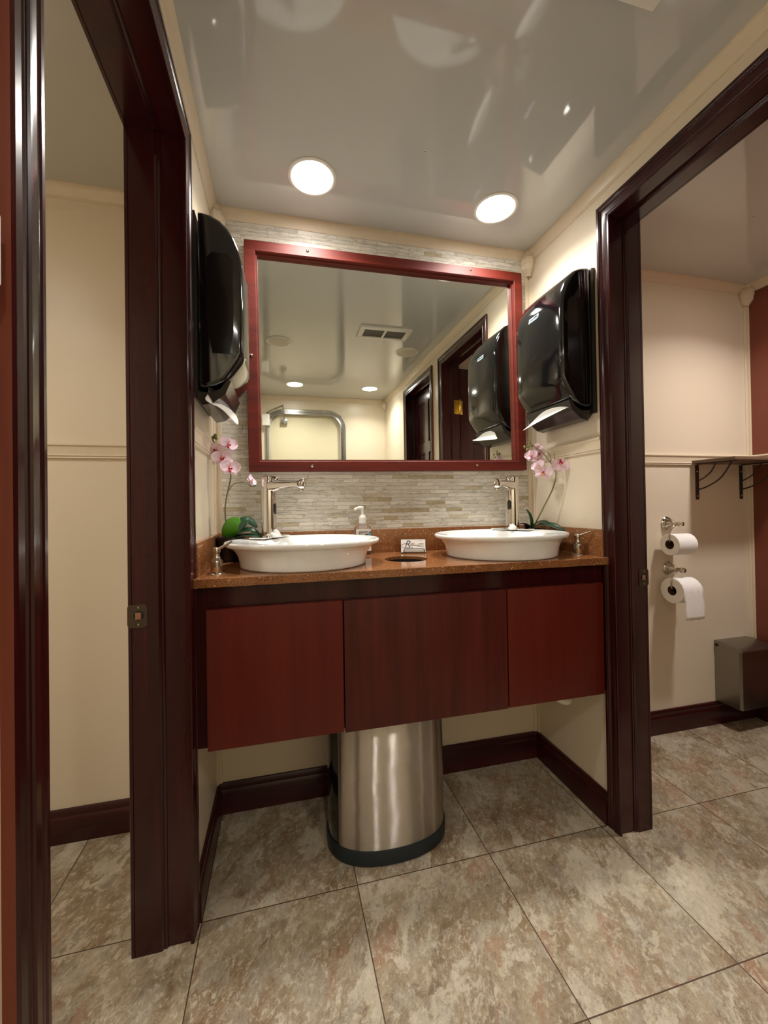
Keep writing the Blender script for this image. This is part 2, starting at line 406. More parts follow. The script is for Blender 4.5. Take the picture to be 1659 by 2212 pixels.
bases = [('back', (0, 0), (W, 0), (0, -1)), ('left', (0, 0), (0, YF+CW), (1, 0)), ('right', (W, 0), (W, YF+CW), (-1, 0)),
         ('left_cubicle_back', (XL, 0), (-TL, 0), (0, -1)), ('right_cubicle_back', (W+TR, 0), (XR, 0), (0, -1)),
         ('right_cubicle_side', (XR, 0), (XR, -1.05), (-1, 0)), ('left_cubicle_side', (XL, 0), (XL, -1.08), (1, 0)),
         ('left_entrance', (0, -1.11), (0, YB), (1, 0)), ('right_entrance', (W, Y2B-CW), (W, YB), (-1, 0))]
for nm, a, b, n in bases:
    run('baseboard_'+nm, BASE, a, b, n, 0, 1, M['dark_x'])

# vertical corner trims with the faceted corner blocks above them
def corner_trim(i, x, y, sx, sy, zt=H-.09, z0=0.0):
    pr = [(0, 0), (.016, 0), (.016, .004), (.013, .0055), (.0055, .0055), (.0055, .013), (.004, .016), (0, .016)]
    rows = [[(x+sx*a, y+sy*b, z) for a, b in pr] for z in (z0, zt)]
    o = MB().grid(rows, closed_v=True, cap0=True, cap1=True).build('trim_%d' % i, M['trim']); o['kind'] = S
def corner_block(i, x, y, sx, sy):
    c = (x+sx*.013, y+sy*.013, H)
    prof = [(.021, 0), (.024, -.010), (.021, -.018), (.030, -.030), (.034, -.048), (.034, -.056), (.031, -.058), (.031, -.064), (.028, -.078), (.017, -.092), (.013, -.096), (.013, -.101), (.004, -.101)]
    o = MB().lathe(prof, c, seg=8).build('trim_%d' % i, M['trim']); o['kind'] = S
cn = [(0, 0, 1, -1), (W, 0, -1, -1), (W, YB, -1, 1), (0, YB, 1, 1), (XR, 0, -1, -1), (W+TR, 0, 1, -1), (-TL, 0, -1, -1), (XL, 0, 1, -1)]
for i, c in enumerate(cn):
    corner_trim(31+i, *c, z0=(.1 if i not in (0, 1) else .1)); corner_block(41+i, *c)
# small tile edge strips beside the mosaic
for i, (x0, x1) in enumerate(((.012, .026), (W-.026, W-.012))):
    box('trim_%d' % (51+i), M['trim'], x0, x1, -.008, 0, .947, H-.05, bev=.002, kind=S)

# ---------------------------------------------------------------- door frames
CAS = [(0, .010), (.002, .0125), (.007, .0130), (.0085, .0105), (.0105, .0100), (.013, .0120), (.019, .0135), (.024, .0155), (.0265, .0160), (.0275, .0125), (.030, .0120), (.033, .0150), (.037, .0180), (.0385, .0150), (.0405, .0150), (.042, .0190), (.0505, .0195), (.053, .016), (.053, 0), (0, 0)]
def door_frame(name, xr, xs, yf, yn, strike=True, label=None):
    """xr room face, xs cubicle face of the wall"""
    s = 1 if xs > xr else -1
    root = empty(name, (xr, (yf+yn)/2, 0), kind=S)
    for x, sg in ((xr, -s), (xs, s)):
        rows = []
        for (yy, sy, top) in ((yf, 1, 0), (yf, 1, 1), (yn, -1, 1), (yn, -1, 0)):
            kw = .89 if sy > 0 else 1.06
            rows.append([(x+sg*d*.62, yy+sy*w*kw, (HD+w*.95) if top else 0) for w, d in CAS])
        co_ = MB().grid(rows, closed_v=True, cap0=True, cap1=True).build('casing', [M['dark'], M['orange']], root, smooth=True, angle=22)
        for p_ in co_.data.polygons:
            c_ = p_.center
            if (abs(p_.normal.y) > .7 and (c_.y < yn-.05 or c_.y > yf+.045)): p_.material_index = 1
    a, b = min(xr, xs), max(xr, xs)
    rc = .008   # room side half of the jamb is rebated, the cubicle side half stands proud with a bead along its edge
    box('jamb', M['dark'], a, b, yf+rc, yf+JT, 0, HD+JT, root)
    box('jamb', M['dark'], a, b, yn-JT, yn-rc, 0, HD+JT, root)
    box('head_jamb', M['dark_y'], a, b, yn-JT, yf+JT, HD+rc, HD+JT, root)
    e0 = xr + s*.056
    def prof_x(k): return xr + s*k
    pr = [(.050, 0), (.051, .0030), (.0535, .0045), (.056, .0040), (.058, .0030), (.060, .0050), (.0625, rc), (abs(xs-xr)-.0015, rc), (abs(xs-xr), rc-.0015), (abs(xs-xr), 0)]
    rows = []
    for (yy, sy, top) in ((yf+rc, -1, 0), (yf+rc, -1, 1), (yn-rc, 1, 1), (yn-rc, 1, 0)):
        rows.append([(prof_x(k_), yy+sy*d_, (HD+rc-d_) if top else 0) for k_, d_ in pr])
    MB().grid(rows, closed_v=True, cap0=True, cap1=True).build('door_stop', M['dark'], root, smooth=True, angle=25)
    return root, s
dl, _ = door_frame('door_1', 0, -TL, YF, YNL)
dr, _ = door_frame('door_2', W, W+TR, YF, YNR)
d3, _ = door_frame('door_3', W, W+TR, Y2A, Y2B)

def strike_plate(parent, xc, z, y, edge):
    """plate on the far jamb, lip curling round the cubicle side edge"""
    s = 1 if edge > xc else -1
    o = MB()
    n = 8
    w, h = abs(edge-xc)+.006, .054
    pts = []
    x0, x1 = (xc-.018*s), edge+.008*s
    rr = .008
    outl = []
    for cx_, cz_, a0 in ((x1-rr*s, z+h/2-rr, 0), (x0+rr*s, z+h/2-rr, 90), (x0+rr*s, z-h/2+rr, 180), (x1-rr*s, z-h/2+rr, 270)):
        for q_ in range(5):
            a = math.radians(a0 + q_*22.5); outl.append((cx_+s*rr*math.cos(a), cz_+rr*math.sin(a)))
    o.grid([[(x, y-.0001, z_) for x, z_ in outl], [(x, y-.0022, z_) for x, z_ in outl]], closed_v=True, cap0=True, cap1=True)
    pl = o.build('strike_plate', M['bronze'], parent)
    hx = xc
    MB().lathe([(.0115, 0), (.0115, .0006)], (hx, y-.0022, z+.001), (0, -1, 0), 20).build('latch_hole', M['blackink'], pl)
    box('latch_hole_wood', simple('raw_wood', (150, 104, 76), .8), hx-.007*1, hx+.005, y-.0034, y-.0028, z-.008, z+.008, pl, bev=.0002)
    for dz in (-.020, .020):
        MB().lathe([(.003, 0), (.0026, .001), (.001, .0013)], (hx, y-.0022, z+dz), (0, -1, 0), 12).build('screw', M['nickel'], pl)
    return pl
strike_plate(dl, -.104, .787, YF, -TL)
strike_plate(dr, W+.098, .795, YF, W+TR)

def panel_door(name, parent, w, h, t=.035):
    """six panel leaf; local x along width, y thickness, z up; returned at the origin"""
    b = MB(); b.box(0, w, 0, t, 0, h, .002)
    lf = b.build(name, M['dark'], None, smooth=True, angle=30)
    cs = []
    st, mid = .085, .07; pw = (w-2*st-mid)/2
    zs = [(.18, .74), (.84, 1.42), (1.50, h-.09)]
    pans = []
    for z0, z1 in zs:
        for i in range(2):
            x0 = st + i*(pw+mid)
            for yy in (-.01, t-.007):
                cs.append(MB().box(x0, x0+pw, yy, yy+.017, z0, z1).build('c', M['dark']))
            pans.append((x0, x0+pw, z0, z1))
    cut(lf, cs)
    return lf, pans
# open leaf in the right hand doorway, hinged on its near jamb and swung into the cubicle
def leaf_parts(root, mtx, w, h, t, pans, lf):
    lf.parent = root; lf.matrix_parent_inverse = root.matrix_world.inverted(); lf.matrix_world = mtx
    for x0, x1, z0, z1 in pans:
        for y0, y1 in ((.0055, .010), (t-.010, t-.0055)):
            o = MB().box(x0+.012, x1-.012, y0, y1, z0+.012, z1-.012, .0035, 1).build('panel', M['dark'], None, smooth=False)
            o.parent = lf; o.matrix_world = mtx
lf, pans = panel_door('door_leaf', None, .50, HD-.03)
mtx = Matrix.Translation((W+TR+.012, YNR-.045, .012)) @ Matrix.Rotation(math.radians(-4), 4, 'Z')
leaf_parts(dr, mtx, .50, HD-.03, .035, pans, lf)
for z in (.25, 1.66):
    hg = MB(); hg.box(W+TR-.034, W+TR, YNR+.0, YNR+.0025, z-.045, z+.045, .0008); hg.box(W+TR+.004, W+TR+.03, YNR-.0095, YNR-.0075, z-.045, z+.045, .0006)
    hg.lathe([(.0055, -.048), (.0055, .048), (.003, .052)], (W+TR+.006, YNR+.003, z), seg=14)
    hg.build('hinge', M['brass'], dr, smooth=True)
# closed leaf of the further doorway
lf3, pans3 = panel_door('door_leaf', None, Y2A-Y2B-.006, HD-.03)
mtx3 = Matrix.Translation((W+.070, Y2B+.003, .012)) @ Matrix.Rotation(math.radians(90), 4, 'Z') @ Matrix.Translation((0, -.035, 0))
leaf_parts(d3, mtx3, Y2A-Y2B-.006, HD-.03, .035, pans3, lf3)

# entrance door: aluminium frame with rounded corners, pebbled skin, closer
d4 = empty('door_4', ((DX0+DX1)/2, YB, 0), kind=S)
def rr_rect(x0, x1, z0, z1, r, n=8):
    o = []
    for cx_, cz_, a0 in ((x1-r, z1-r, 0), (x0+r, z1-r, 90)):
        for i in range(n+1):
            a = math.radians(a0+90*i/n); o.append((cx_+r*math.cos(a), cz_+r*math.sin(a)))
    o.append((x0, z0)); o.insert(0, (x1, z0)); return o
def ring(offsets, name, mat, parent):
    rows = []
    for off, y in offsets:
        rows.append([(x, y, z) for x, z in rr_rect(DX0-off, DX1+off, 0, DZ+off, .13+off)])
    o = MB().grid(rows).build(name, mat, parent, smooth=True, angle=30); return o
ring([(.045, YB+.0), (.045, YB+.006), (.040, YB+.010), (.022, YB+.010), (.016, YB+.006), (.012, YB+.006), (.008, YB+.018), (-.004, YB+.020), (-.010, YB+.016), (-.012, YB-.03)], 'door_frame', M['alu'], d4)
rows = [[(x, YB-.02, z) for x, z in rr_rect(DX0+.004, DX1-.004, 0, DZ-.004, .126)]]
mm = MB(); vs = [mm.bm.verts.new(p_) for p_ in rows[0]]; mm.face(vs)
f = mm.bm.faces[:]; r_ = bmesh.ops.extrude_face_region(mm.bm, geom=f); bmesh.ops.translate(mm.bm, vec=(0, -.03, 0), verts=[v for v in r_['geom'] if isinstance(v, bmesh.types.BMVert)])
mm.build('door_leaf', M['doorskin'], d4)
box('door_backing', M['doorskin'], DX0-.03, DX1+.03, YB-.099, YB-.06, 0, DZ+.04, d4)
cl = MB().box(.060, .128, YB+.02, YB+.065, 1.775, 1.880, .006).build('door_closer', M['whiteplastic'], d4, smooth=True)
a = MB(); a.box(.1, .118, YB+.03, YB+.05, 1.878, 1.90); a.tube([(.109, YB+.05, 1.893), (.175, YB+.075, 1.925), (.245, YB+.09, 1.952)], .007, 8); a.tube([(.245, YB+.09, 1.960), (.247, YB+.09, 1.948), (.252, YB+.055, 1.90), (.257, YB+.015, 1.835)], .0065, 8)
a.build('closer_arm', M['steel'], cl, smooth=True)
box('closer_bracket', M['alu'], .228, .286, YB-.02, YB+.02, 1.805, 1.845, cl, bev=.002)
for k_ in range(7):
    x_, z_ = [(DX0-.028, .5), (DX0-.028, 1.1), (DX0-.028, 1.6), (DX1+.028, .5), (DX1+.028, 1.1), (DX1+.028, 1.6), (DX1-.17, DZ+.028)][k_]
    MB().lathe([(.005, 0), (.004, .002), (.001, .003)], (x_, YB+.010, z_), (0, 1, 0), 12).build('screw', M['nickel'], d4)

# ---------------------------------------------------------------- ceiling fittings
def downlight(loc, mat, label, watts, colour, group=None):
    root = empty('ceiling_downlight', loc, label, 'ceiling light', 'round ceiling downlights')
    x, y, z = loc
    MB().lathe([(.075, 0), (.075, -.0025), (.072, -.0045), (.066, -.0045), (.063, -.002), (.063, 0)], loc, seg=48).build('trim_ring', M['whiteplastic'], root, smooth=True)
    MB().lathe([(.0625, -.0005), (.062, -.0030), (.055, -.0038)], loc, seg=48).build('diffuser', mat, root, smooth=True)
    la = bpy.data.lights.new('lamp', 'AREA'); la.shape = 'DISK'; la.size = .118; la.spread = math.radians(132); la.energy = watts; la.color = colour
    lo = bpy.data.objects.new('lamp', la); COL.objects.link(lo); lo.parent = root; lo.location = (0, 0, -.0048)
    return root
downlight((.329, -.205, H), M['lamp'], 'lit round ceiling downlight above the left sink', 5.2, (1, .95, .89))
downlight((.963, -.208, H), M['lamp'], 'lit round ceiling downlight above the right sink', 5.2, (1, .95, .89))
downlight((.346, -2.00, H), M['lampfar'], 'round downlight by the entrance door, seen in the mirror above the door frame corner', 4.6, (1, .95, .89))
downlight((.994, -2.01, H), M['lampfar'], 'round downlight by the entrance, seen in the mirror near the ceiling corner', 4.6, (1, .95, .89))
downlight((2.09, -.58, H), M['lampstall'], 'round downlight over the right cubicle, beyond the door head', 7.5, (1, .92, .87))
downlight((-.80, -.80, H), M['lampstall2'], 'round downlight over the left cubicle, beyond the door head', 4.5, (1, .94, .87))
def speaker(loc, label):
    root = empty('ceiling_speaker', loc, label, 'ceiling speaker', 'round ceiling speakers')
    MB().lathe([(.078, 0), (.078, -.003), (.074, -.006), (.066, -.006), (.064, -.004)], loc, seg=40).build('bezel', M['whiteplastic'], root, smooth=True)
    MB().lathe([(.0645, -.001), (.064, -.0045), (.03, -.006), (.002, -.0065)], loc, seg=40).build('grille', M['speaker'], root, smooth=True)
    for i in range(4):
        an = PI/4+i*PI/2
        MB().lathe([(.0025, 0), (.002, -.001)], (loc[0]+.070*math.cos(an), loc[1]+.070*math.sin(an), loc[2]-.006), seg=10).build('screw', M['bronze'], root)
speaker((.219, -1.12, H), 'round cream ceiling speaker left of the air vent in the mirror')
speaker((1.061, -1.14, H), 'round cream ceiling speaker right of the air vent in the mirror')
v = empty('ceiling_vent', (.832, -.87, H), 'white rectangular ceiling air vent with two dark mesh panels, seen in the mirror', 'air vent')
x0, x1, y0, y1 = .677, .987, -.947, -.793
m = MB(); m.box(x0, x1, y0, y0+.022, H-.012, H, .002); m.box(x0, x1, y1-.030, y1, H-.012, H, .002)
m.box(x0, x0+.03, y0+.02, y1-.028, H-.012, H, .002); m.box(x1-.03, x1, y0+.02, y1-.028, H-.012, H, .002); m.box(.825, .839, y0+.02, y1-.028, H-.012, H, .002)
m.build('vent_frame', M['whiteplastic'], v, smooth=True)
for a_, b_ in ((x0+.03, .825), (.839, x1-.03)):
    box('mesh_panel', M['grille'], a_, b_, y0+.02, y1-.028, H-.006, H-.001, v)
for x_, y_, lb in ((.642, -.371, 'tiny metal screw head in the ceiling between the two lit downlights'), (1.905, -.374, 'tiny screw head in the ceiling of the right cubicle')):
    o = MB().lathe([(.0035, 0), (.003, -.0012), (.001, -.0016)], (x_, y_, H), seg=12).build('ceiling_screw', M['nickel'], smooth=True); props(o, lb, 'screw', 'ceiling screws')

# ---------------------------------------------------------------- vanity cabinet
FY = -.370   # face frame front
cab = empty('vanity_cabinet', (W/2, FY, .42), 'wall-to-wall mahogany vanity cabinet under the brown counter, open below its three doors', 'vanity cabinet')
m = MB(); zt, zb = CZ-.0226, .43
m.box(.001, W-.001, FY, FY+.02, .770, zt); m.box(.001, .046, FY, FY+.02, zb, .770); m.box(W-.040, W-.001, FY, FY+.02, zb, .770)
m.box(.366, .395, FY, FY+.02, zb, .770); m.box(.857, .886, FY, FY+.02, zb, .770)
m.build('face_frame', M['dark'], cab)
box('side_panel', M['dark'], .001, .014, FY+.02, -.02, zb+.05, zt, cab); box('side_panel', M['dark'], W-.014, W-.001, FY+.02, -.02, zb+.05, zt, cab)
DY = FY-.018
for nm, x0, x1, z0, z1, mt, lb in (('door', .036, .3785, .4295, .7805, M['red'], 'red-brown flat door'), ('door', .3825, .8695, .4265, .7795, M['brown'], 'wider and darker brown flat door'), ('door', .8735, 1.211, .4285, .7795, M['red'], 'red-brown flat door')):
    o = box(nm, mt, x0, x1, DY, FY-.0005, z0, z1, cab, bev=.0012); o['label'] = lb

# counter with the waste hole
m = MB().box(.0005, W-.0005, -.396, -.0005, CZ-.0226, CZ, .0018)
ct = m.build('countertop', M['quartz'], None, smooth=True, angle=30)
HX, HY, HR = .615, -.212, .069
cut(ct, [MB().lathe([(HR, -.1), (HR, .1)], (HX, HY, CZ), seg=56).build('c', M['quartz'])])
props(ct, 'speckled brown quartz countertop with upstands and a round waste hole', 'countertop')
for p_ in ct.data.polygons: p_.use_smooth = False
ZS = .947
for nm, a_ in (('back_upstand', (.0155, W-.0155, -.015, -.0005)), ('side_upstand', (.0005, .0155, -.372, -.0005)), ('side_upstand', (W-.0155, W-.0005, -.380, -.0005))):
    MB().box(a_[0], a_[1], a_[2], a_[3], CZ, ZS, .0012).build(nm, M['quartz'], ct, smooth=True, angle=30)
m = MB().lathe([(HR+.0002, CZ-.009), (HR+.0002, .72), (HR-.002, .72), (HR-.002, CZ-.009)], (HX, HY, 0), seg=48, cap=False)
m.build('waste_chute', M['black'], ct, smooth=True)

# ---------------------------------------------------------------- sinks
def ellipse(cx_, cy_, a_, b_, z, n=72):
    return [(cx_+a_*math.cos(2*PI*i/n), cy_+b_*math.sin(2*PI*i/n), z) for i in range(n)]
def sink(xc, yc, sx, label):
    root = empty('vessel_sink', (xc, yc, CZ), label, 'sink', 'oval vessel sinks on the counter')
    rows = []
    for a_, b_, z in ((.183, .164, 0), (.1875, .1685, .002), (.1885, .1695, .006), (.190, .1700, .020), (.194, .1715, .034), (.201, .1745, .046), (.211, .1775, .0555), (.2215, .1815, .0605), (.229, .1845, .063), (.2325, .1865, .0675), (.2325, .187, .072), (.229, .185, .0760), (.223, .181, .0755), (.216, .177, .0735)):
        rows.append(ellipse(xc, yc, a_, b_, CZ+z))
    ix, iy = xc+sx*.030, yc-.020
    for a_, b_, z, f_ in ((.172, .134, .0725, 1), (.167, .128, .070, 1), (.158, .118, .058, 1), (.142, .104, .040, 1), (.110, .080, .022, 1), (.060, .045, .014, 1), (.020, .018, .012, 1)):
        rows.append(ellipse(ix, iy, a_, b_, CZ+z))
    MB().grid(rows, closed_v=True, cap0=True, cap1=True).build('bowl', M['glaze'], root, smooth=True, angle=60)
    MB().lathe([(.021, .0), (.021, .003), (.016, .004), (.014, .0025), (.004, .0025)], (ix, iy, CZ+.0115), seg=28).build('drain', M['chrome'], root, smooth=True)
    return root
SY = -.212
sink(.289, SY, 1, 'white oval vessel sink on the left, beside the pink orchid with bright green leaf')
sink(.958, SY, -1, 'white oval vessel sink on the right, next to the card holder')

def faucet(x, y, d, label):
    z0 = CZ+.0765
    d = Vector((d[0], d[1], 0)).normalized(); s_ = Vector((-d.y, d.x, 0)); c = Vector((x, y, 0))
    root = empty('sensor_faucet', (x, y, z0), label, 'faucet', 'chrome sensor faucets')
    r = .0245
    MB().lathe([(r+.003, 0), (r+.003, .003), (r, .006), (r, .196), (r-.0008, .1985), (r-.004, .2), (.004, .2)], (x, y, z0), seg=48).build('body', M['chrome'], root, smooth=True, angle=35)
    # spout: tapered flat arm
    rows = []
    for t, hw, zt_, zb_ in ((0, .0225, 1.122, 1.086), (.02, .0225, 1.122, 1.086), (.05, .021, 1.121, 1.090), (.085, .018, 1.119, 1.096), (.105, .0165, 1.118, 1.097), (.114, .0155, 1.121, 1.090), (.122, .013, 1.126, 1.092), (.128, .008, 1.124, 1.098)):
        ring_ = []
        hz = (zt_-zb_)/2; mz = (zt_+zb_)/2
        for i in range(20):
            a_ = 2*PI*i/20; ca, sa = math.cos(a_), math.sin(a_)
            ex = 2.6
            ring_.append(c + d*(t+.012) + s_*(hw*math.copysign(abs(ca)**(2/ex), ca)) + Vector((0, 0, mz+hz*math.copysign(abs(sa)**(2/ex), sa))))
        rows.append(ring_)
    sp_ = MB().grid(rows, closed_v=True, cap0=True, cap1=True).build('spout', M['chrome'], root, smooth=True, angle=50)
    tip = c + d*.124
    MB().lathe([(.0095, 0), (.0095, -.008), (.007, -.010), (.002, -.010)], (tip.x, tip.y, 1.094), seg=20).build('aerator', M['nickel'], sp_, smooth=True)
    # lever stub on top of the spout
    sx_ = c + d*(r-.002)
    MB().lathe([(.009, 0), (.009, .010), (.007, .013), (.002, .0135)], (sx_.x+d.x*.006, sx_.y+d.y*.006, 1.118), seg=20).build('valve_cap', M['chrome'], root, smooth=True)
    # sensor window
    rows = []
    for off, sc_ in ((r-.001, 1), (r+.0012, 1), (r+.0018, .8)):
        rr_ = []
        for i in range(24):
            a_ = 2*PI*i/24; w_, h_ = .0078*sc_*math.cos(a_), .0095*sc_*math.sin(a_) + math.copysign(.0085*sc_, math.sin(a_))
            rr_.append(c + d*(off - w_*w_/(2*r)) + s_*w_ + Vector((0, 0, 1.030+h_)))
        rows.append(rr_)
    MB().grid(rows, closed_v=True, cap1=True).build('sensor_window', M['blackgloss'], root, smooth=True, angle=40)
    # escutcheon tray
    rows = []
    def rrp(hx, hy, rad, z):
        o = []
        for qx, qy, a0 in ((1, 1, 0), (-1, 1, 90), (-1, -1, 180), (1, -1, 270)):
            for i in range(5):
                a_ = math.radians(a0+i*22.5)
                o.append(c + s_*(qx*(hx-rad)+rad*math.cos(a_)) + d*(.004+qy*(hy-rad)+rad*math.sin(a_)) + Vector((0, 0, z)))
        return o
    rows = [rrp(.074, .030, .012, z0), rrp(.075, .031, .012, z0+.0035), rrp(.072, .028, .010, z0+.005), rrp(.068, .024, .008, z0+.0036)]
    MB().grid(rows, closed_v=True, cap0=True, cap1=True).build('base_plate', M['chrome'], root, smooth=True, angle=50)
    return root
FLP, FRP = (.182, -.098), (1.078, -.095)
FLD, FRD = (.85, -.62), (-.80, -.55)
faucet(*FLP, FLD, 'chrome touchless faucet with sensor window at the left sink')
faucet(*FRP, FRD, 'chrome touchless faucet with sensor window at the right sink')

def tissue(loc, rad, label, seed):
    rr = random.Random(seed); t = bmesh.new(); bmesh.ops.create_icosphere(t, subdivisions=3, radius=1)
    ph = [rr.uniform(0, 6) for _ in range(6)]
    for v_ in t.verts:
        p_ = v_.co.copy(); k_ = 1 + .16*math.sin(3*p_.x+ph[0])*math.sin(4*p_.y+ph[1]) + .12*math.sin(5*p_.z+ph[2]+2*p_.x)
        pinch = 1 - .38*max(0, p_.z)
        v_.co = Vector((p_.x*k_*rad*1.0*pinch, p_.y*k_*rad*.75*pinch, (max(p_.z, -.45)+.45)*k_*rad*.95))
    b = MB(); b.merge(t, Matrix.Translation(loc)); o = b.build('folded_tissue', M['tissue'], smooth=True, angle=80)
    return props(o, label, 'tissue', 'folded tissues by the faucets')
tissue((.2035, -.1375, CZ+.0785), .0165, 'small white folded tissue standing at the foot of the left faucet', 3)
tissue((1.052, -.1365, CZ+.0785), .0150, 'small white folded tissue at the foot of the right faucet', 5)

# ---------------------------------------------------------------- soap dispensers
def soap(loc, d, label):
    x, y, z = loc; root = empty('soap_dispenser', loc, label, 'soap dispenser', 'soap dispensers on the counter')
    MB().lathe([(.0235, 0), (.0235, .002), (.020, .0045), (.014, .006)], loc, seg=28).build('base_flange', M['nickel'], root, smooth=True, angle=35)
    MB().lathe([(.0145, .005), (.0152, .007), (.0152, .031), (.0165, .032), (.0160, .035), (.0110, .041), (.0080, .050), (.0080, .055), (.0100, .057), (.0105, .064), (.0085, .069), (.002, .071)], loc, seg=28).build('pump_body', M['nickel'], root, smooth=True, angle=35)
    s0 = Vector((x, y, z+.062)); tip = s0 + Vector(d)
    dd = Vector(d)
    MB().tube([s0, s0+dd*.25, s0+dd*.75, tip], [.0042, .0040, .0034, .0031], 12).build('nozzle', M['nickel'], root, smooth=True)
    return root
soap((.0525, -.322, CZ), (.040, -.004, .024), 'brushed nickel soap dispenser at the left end of the counter')
soap((1.190, -.305, CZ), (.024, -.035, .018), 'brushed nickel soap dispenser at the right end of the counter')

# ---------------------------------------------------------------- hand sanitizer bottle
sb = empty('hand_sanitizer_bottle', (.505, -.045, CZ), 'clear hand sanitizer pump bottle with white pump between the sinks', 'bottle')
def ov(hx, hy, z): return [(.505+hx*math.copysign(abs(math.cos(t))**.75, math.cos(t)), -.045+hy*math.copysign(abs(math.sin(t))**.9, math.sin(t)), CZ+z) for t in [2*PI*i/40 for i in range(40)]]
MB().grid([ov(.030, .017, 0), ov(.032, .018, .003), ov(.032, .018, .090), ov(.030, .017, .098), ov(.022, .014, .105), ov(.0125, .0125, .110), ov(.0115, .0115, .116)], closed_v=True, cap0=True, cap1=True).build('bottle', M['clear'], sb, smooth=True, angle=50)
MB().lathe([(.0135, .112), (.0135, .134), (.011, .136), (.0095, .142), (.0045, .143), (.0045, .162), (.006, .164), (.006, .171), (.002, .172)], (.505, -.045, CZ), seg=24).build('pump', M['whiteplastic'], sb, smooth=True, angle=35)
MB().tube(catmull([(.507, -.045, CZ+.167), (.495, -.048, CZ+.168), (.482, -.051, CZ+.165), (.475, -.053, CZ+.160)], 4), [.006]*6+[.0048]*6+[.004], 12).build('nozzle', M['whiteplastic'], sb, smooth=True)
lb = box('label_front', M['whiteplastic'], .478, .532, -.0645, -.0632, CZ+.014, CZ+.092, sb)
tm = Matrix.Translation((.509, -.0652, CZ+.078)) @ Matrix.Rotation(PI/2, 4, 'X')
text('lettering', 'germ-x', .015, M['blackink'], tm, lb, .25)
m = MB(); f1 = [m.bm.verts.new(p_) for p_ in ((.510, -.0650, CZ+.064), (.532, -.0650, CZ+.066), (.532, -.0650, CZ+.084), (.521, -.0650, CZ+.074))]; m.face(f1)
m.build('label_swoosh', M['blue'], lb)
m = MB(); f1 = [m.bm.verts.new(p_) for p_ in ((.500, -.0651, CZ+.064), (.514, -.0651, CZ+.075), (.521, -.0651, CZ+.073), (.512, -.0651, CZ+.062))]; m.face(f1)
m.build('label_swoosh', M['bluedark'], lb)

# ---------------------------------------------------------------- business card holder + cards
bx, by = .685, -.078
h_ = empty('card_holder', (bx, by, CZ), 'black wire business card holder behind the round waste hole', 'card holder')
rot = Matrix.Translation((bx, by, CZ)) @ Matrix.Rotation(math.radians(-16), 4, 'Z') @ Matrix.Rotation(math.radians(-12), 4, 'X')
def L(*p_): return rot @ Vector(p_)
m = MB(); m.tube([L(-.034, -.006, .002), L(-.034, -.006, .012), L(-.031, -.006, .0155), L(.036, -.006, .0155), L(.040, -.006, .012), L(.040, -.006, .002)], .0016, 8)
m.build('front_wire', M['black'], h_, smooth=True)
m = MB(); m.tube([L(.044, .004, .002), L(.044, .004, .0515), L(-.044, .004, .0515), L(-.044, .004, .002)], .0015, 8); m.tube([L(.044, .004, .003), L(.040, -.006, .003), L(-.034, -.006, .003), L(-.044, .004, .003)], .0015, 8)
m.build('back_wire', M['black'], h_, smooth=True)
t = bmesh.new(); bmesh.ops.create_cube(t, size=1); bmesh.ops.scale(t, vec=(.088, .006, .047), verts=t.verts); bmesh.ops.translate(t, vec=(0, 0, .0265), verts=t.verts)
b = MB(); b.merge(t, rot); cd = b.build('business_card_stack', M['paper']); props(cd, 'stack of white business cards with a script letter R in the black wire holder', 'business cards')
def tmx(x, z): return rot @ Matrix.Translation((x, -.0034, z)) @ Matrix.Rotation(PI/2, 4, 'X')
text('lettering', 'R', .036, M['ink'], tmx(-.022, .022), cd, .35)
text('lettering', 'oyal', .008, M['ink'], tmx(-.002, .033), cd, .3)
text('lettering', 'Restrooms', .0072, M['ink'], tmx(.004, .027), cd, .3)
text('lettering', '~  ~~', .007, M['ink'], tmx(.026, .044), cd)
for i in range(3):
    b = MB(); b.box(.016 + .002*i, .038, -.0034, -.0031, .0245+i*.0045, .0256+i*.0045); bmesh.ops.transform(b.bm, matrix=rot, verts=b.bm.verts)
    b.build('printed_line', M['ink'], cd)
b = MB(); b.box(-.036, -.001, -.0034, -.0031, .020, .0212); bmesh.ops.transform(b.bm, matrix=rot, verts=b.bm.verts); b.build('printed_line', M['ink'], cd)
# loop flourish left of the R
b = MB(); b.tube([L(-.024-.014*math.cos(a_)-.004, -.0034, .028+.0075*math.sin(a_)) for a_ in [PI*1.0*i/14-.9 for i in range(20)]], .0004, 5); b.build('printed_flourish', M['ink'], cd)

# ---------------------------------------------------------------- mirror
MC = Vector((.6455, 0, 1.5595)); MW, MH, FWD = 1.066, .794, .042
mr = empty('wall_mirror', MC, 'large wall mirror in a cherry wood frame above the two sinks', 'mirror')
rotm = Matrix.Translation(MC) @ Matrix.Rotation(math.radians(-.60), 4, 'Y')
fp = [(0, -.0055), (0, -.0385), (.0015, -.040), (.0345, -.040), (.036, -.0385), (.0365, -.030), (.0375, -.029), (FWD, -.028), (FWD, -.0055)]
rows = []
for sx_, sz_ in ((-1, -1), (1, -1), (1, 1), (-1, 1)):
    rows.append([rotm @ Vector((sx_*(MW/2-w_), y_, sz_*(MH/2-w_))) for w_, y_ in fp])
MB().grid(rows, closed_u=True, closed_v=True).build('frame', M['frame'], mr, smooth=True, angle=20)
b = MB(); b.box(-MW/2+.03, MW/2-.03, -.014, -.006, -MH/2+.03, MH/2-.03); bmesh.ops.transform(b.bm, matrix=rotm, verts=b.bm.verts)
b.build('mirror_glass', M['mirror'], mr)
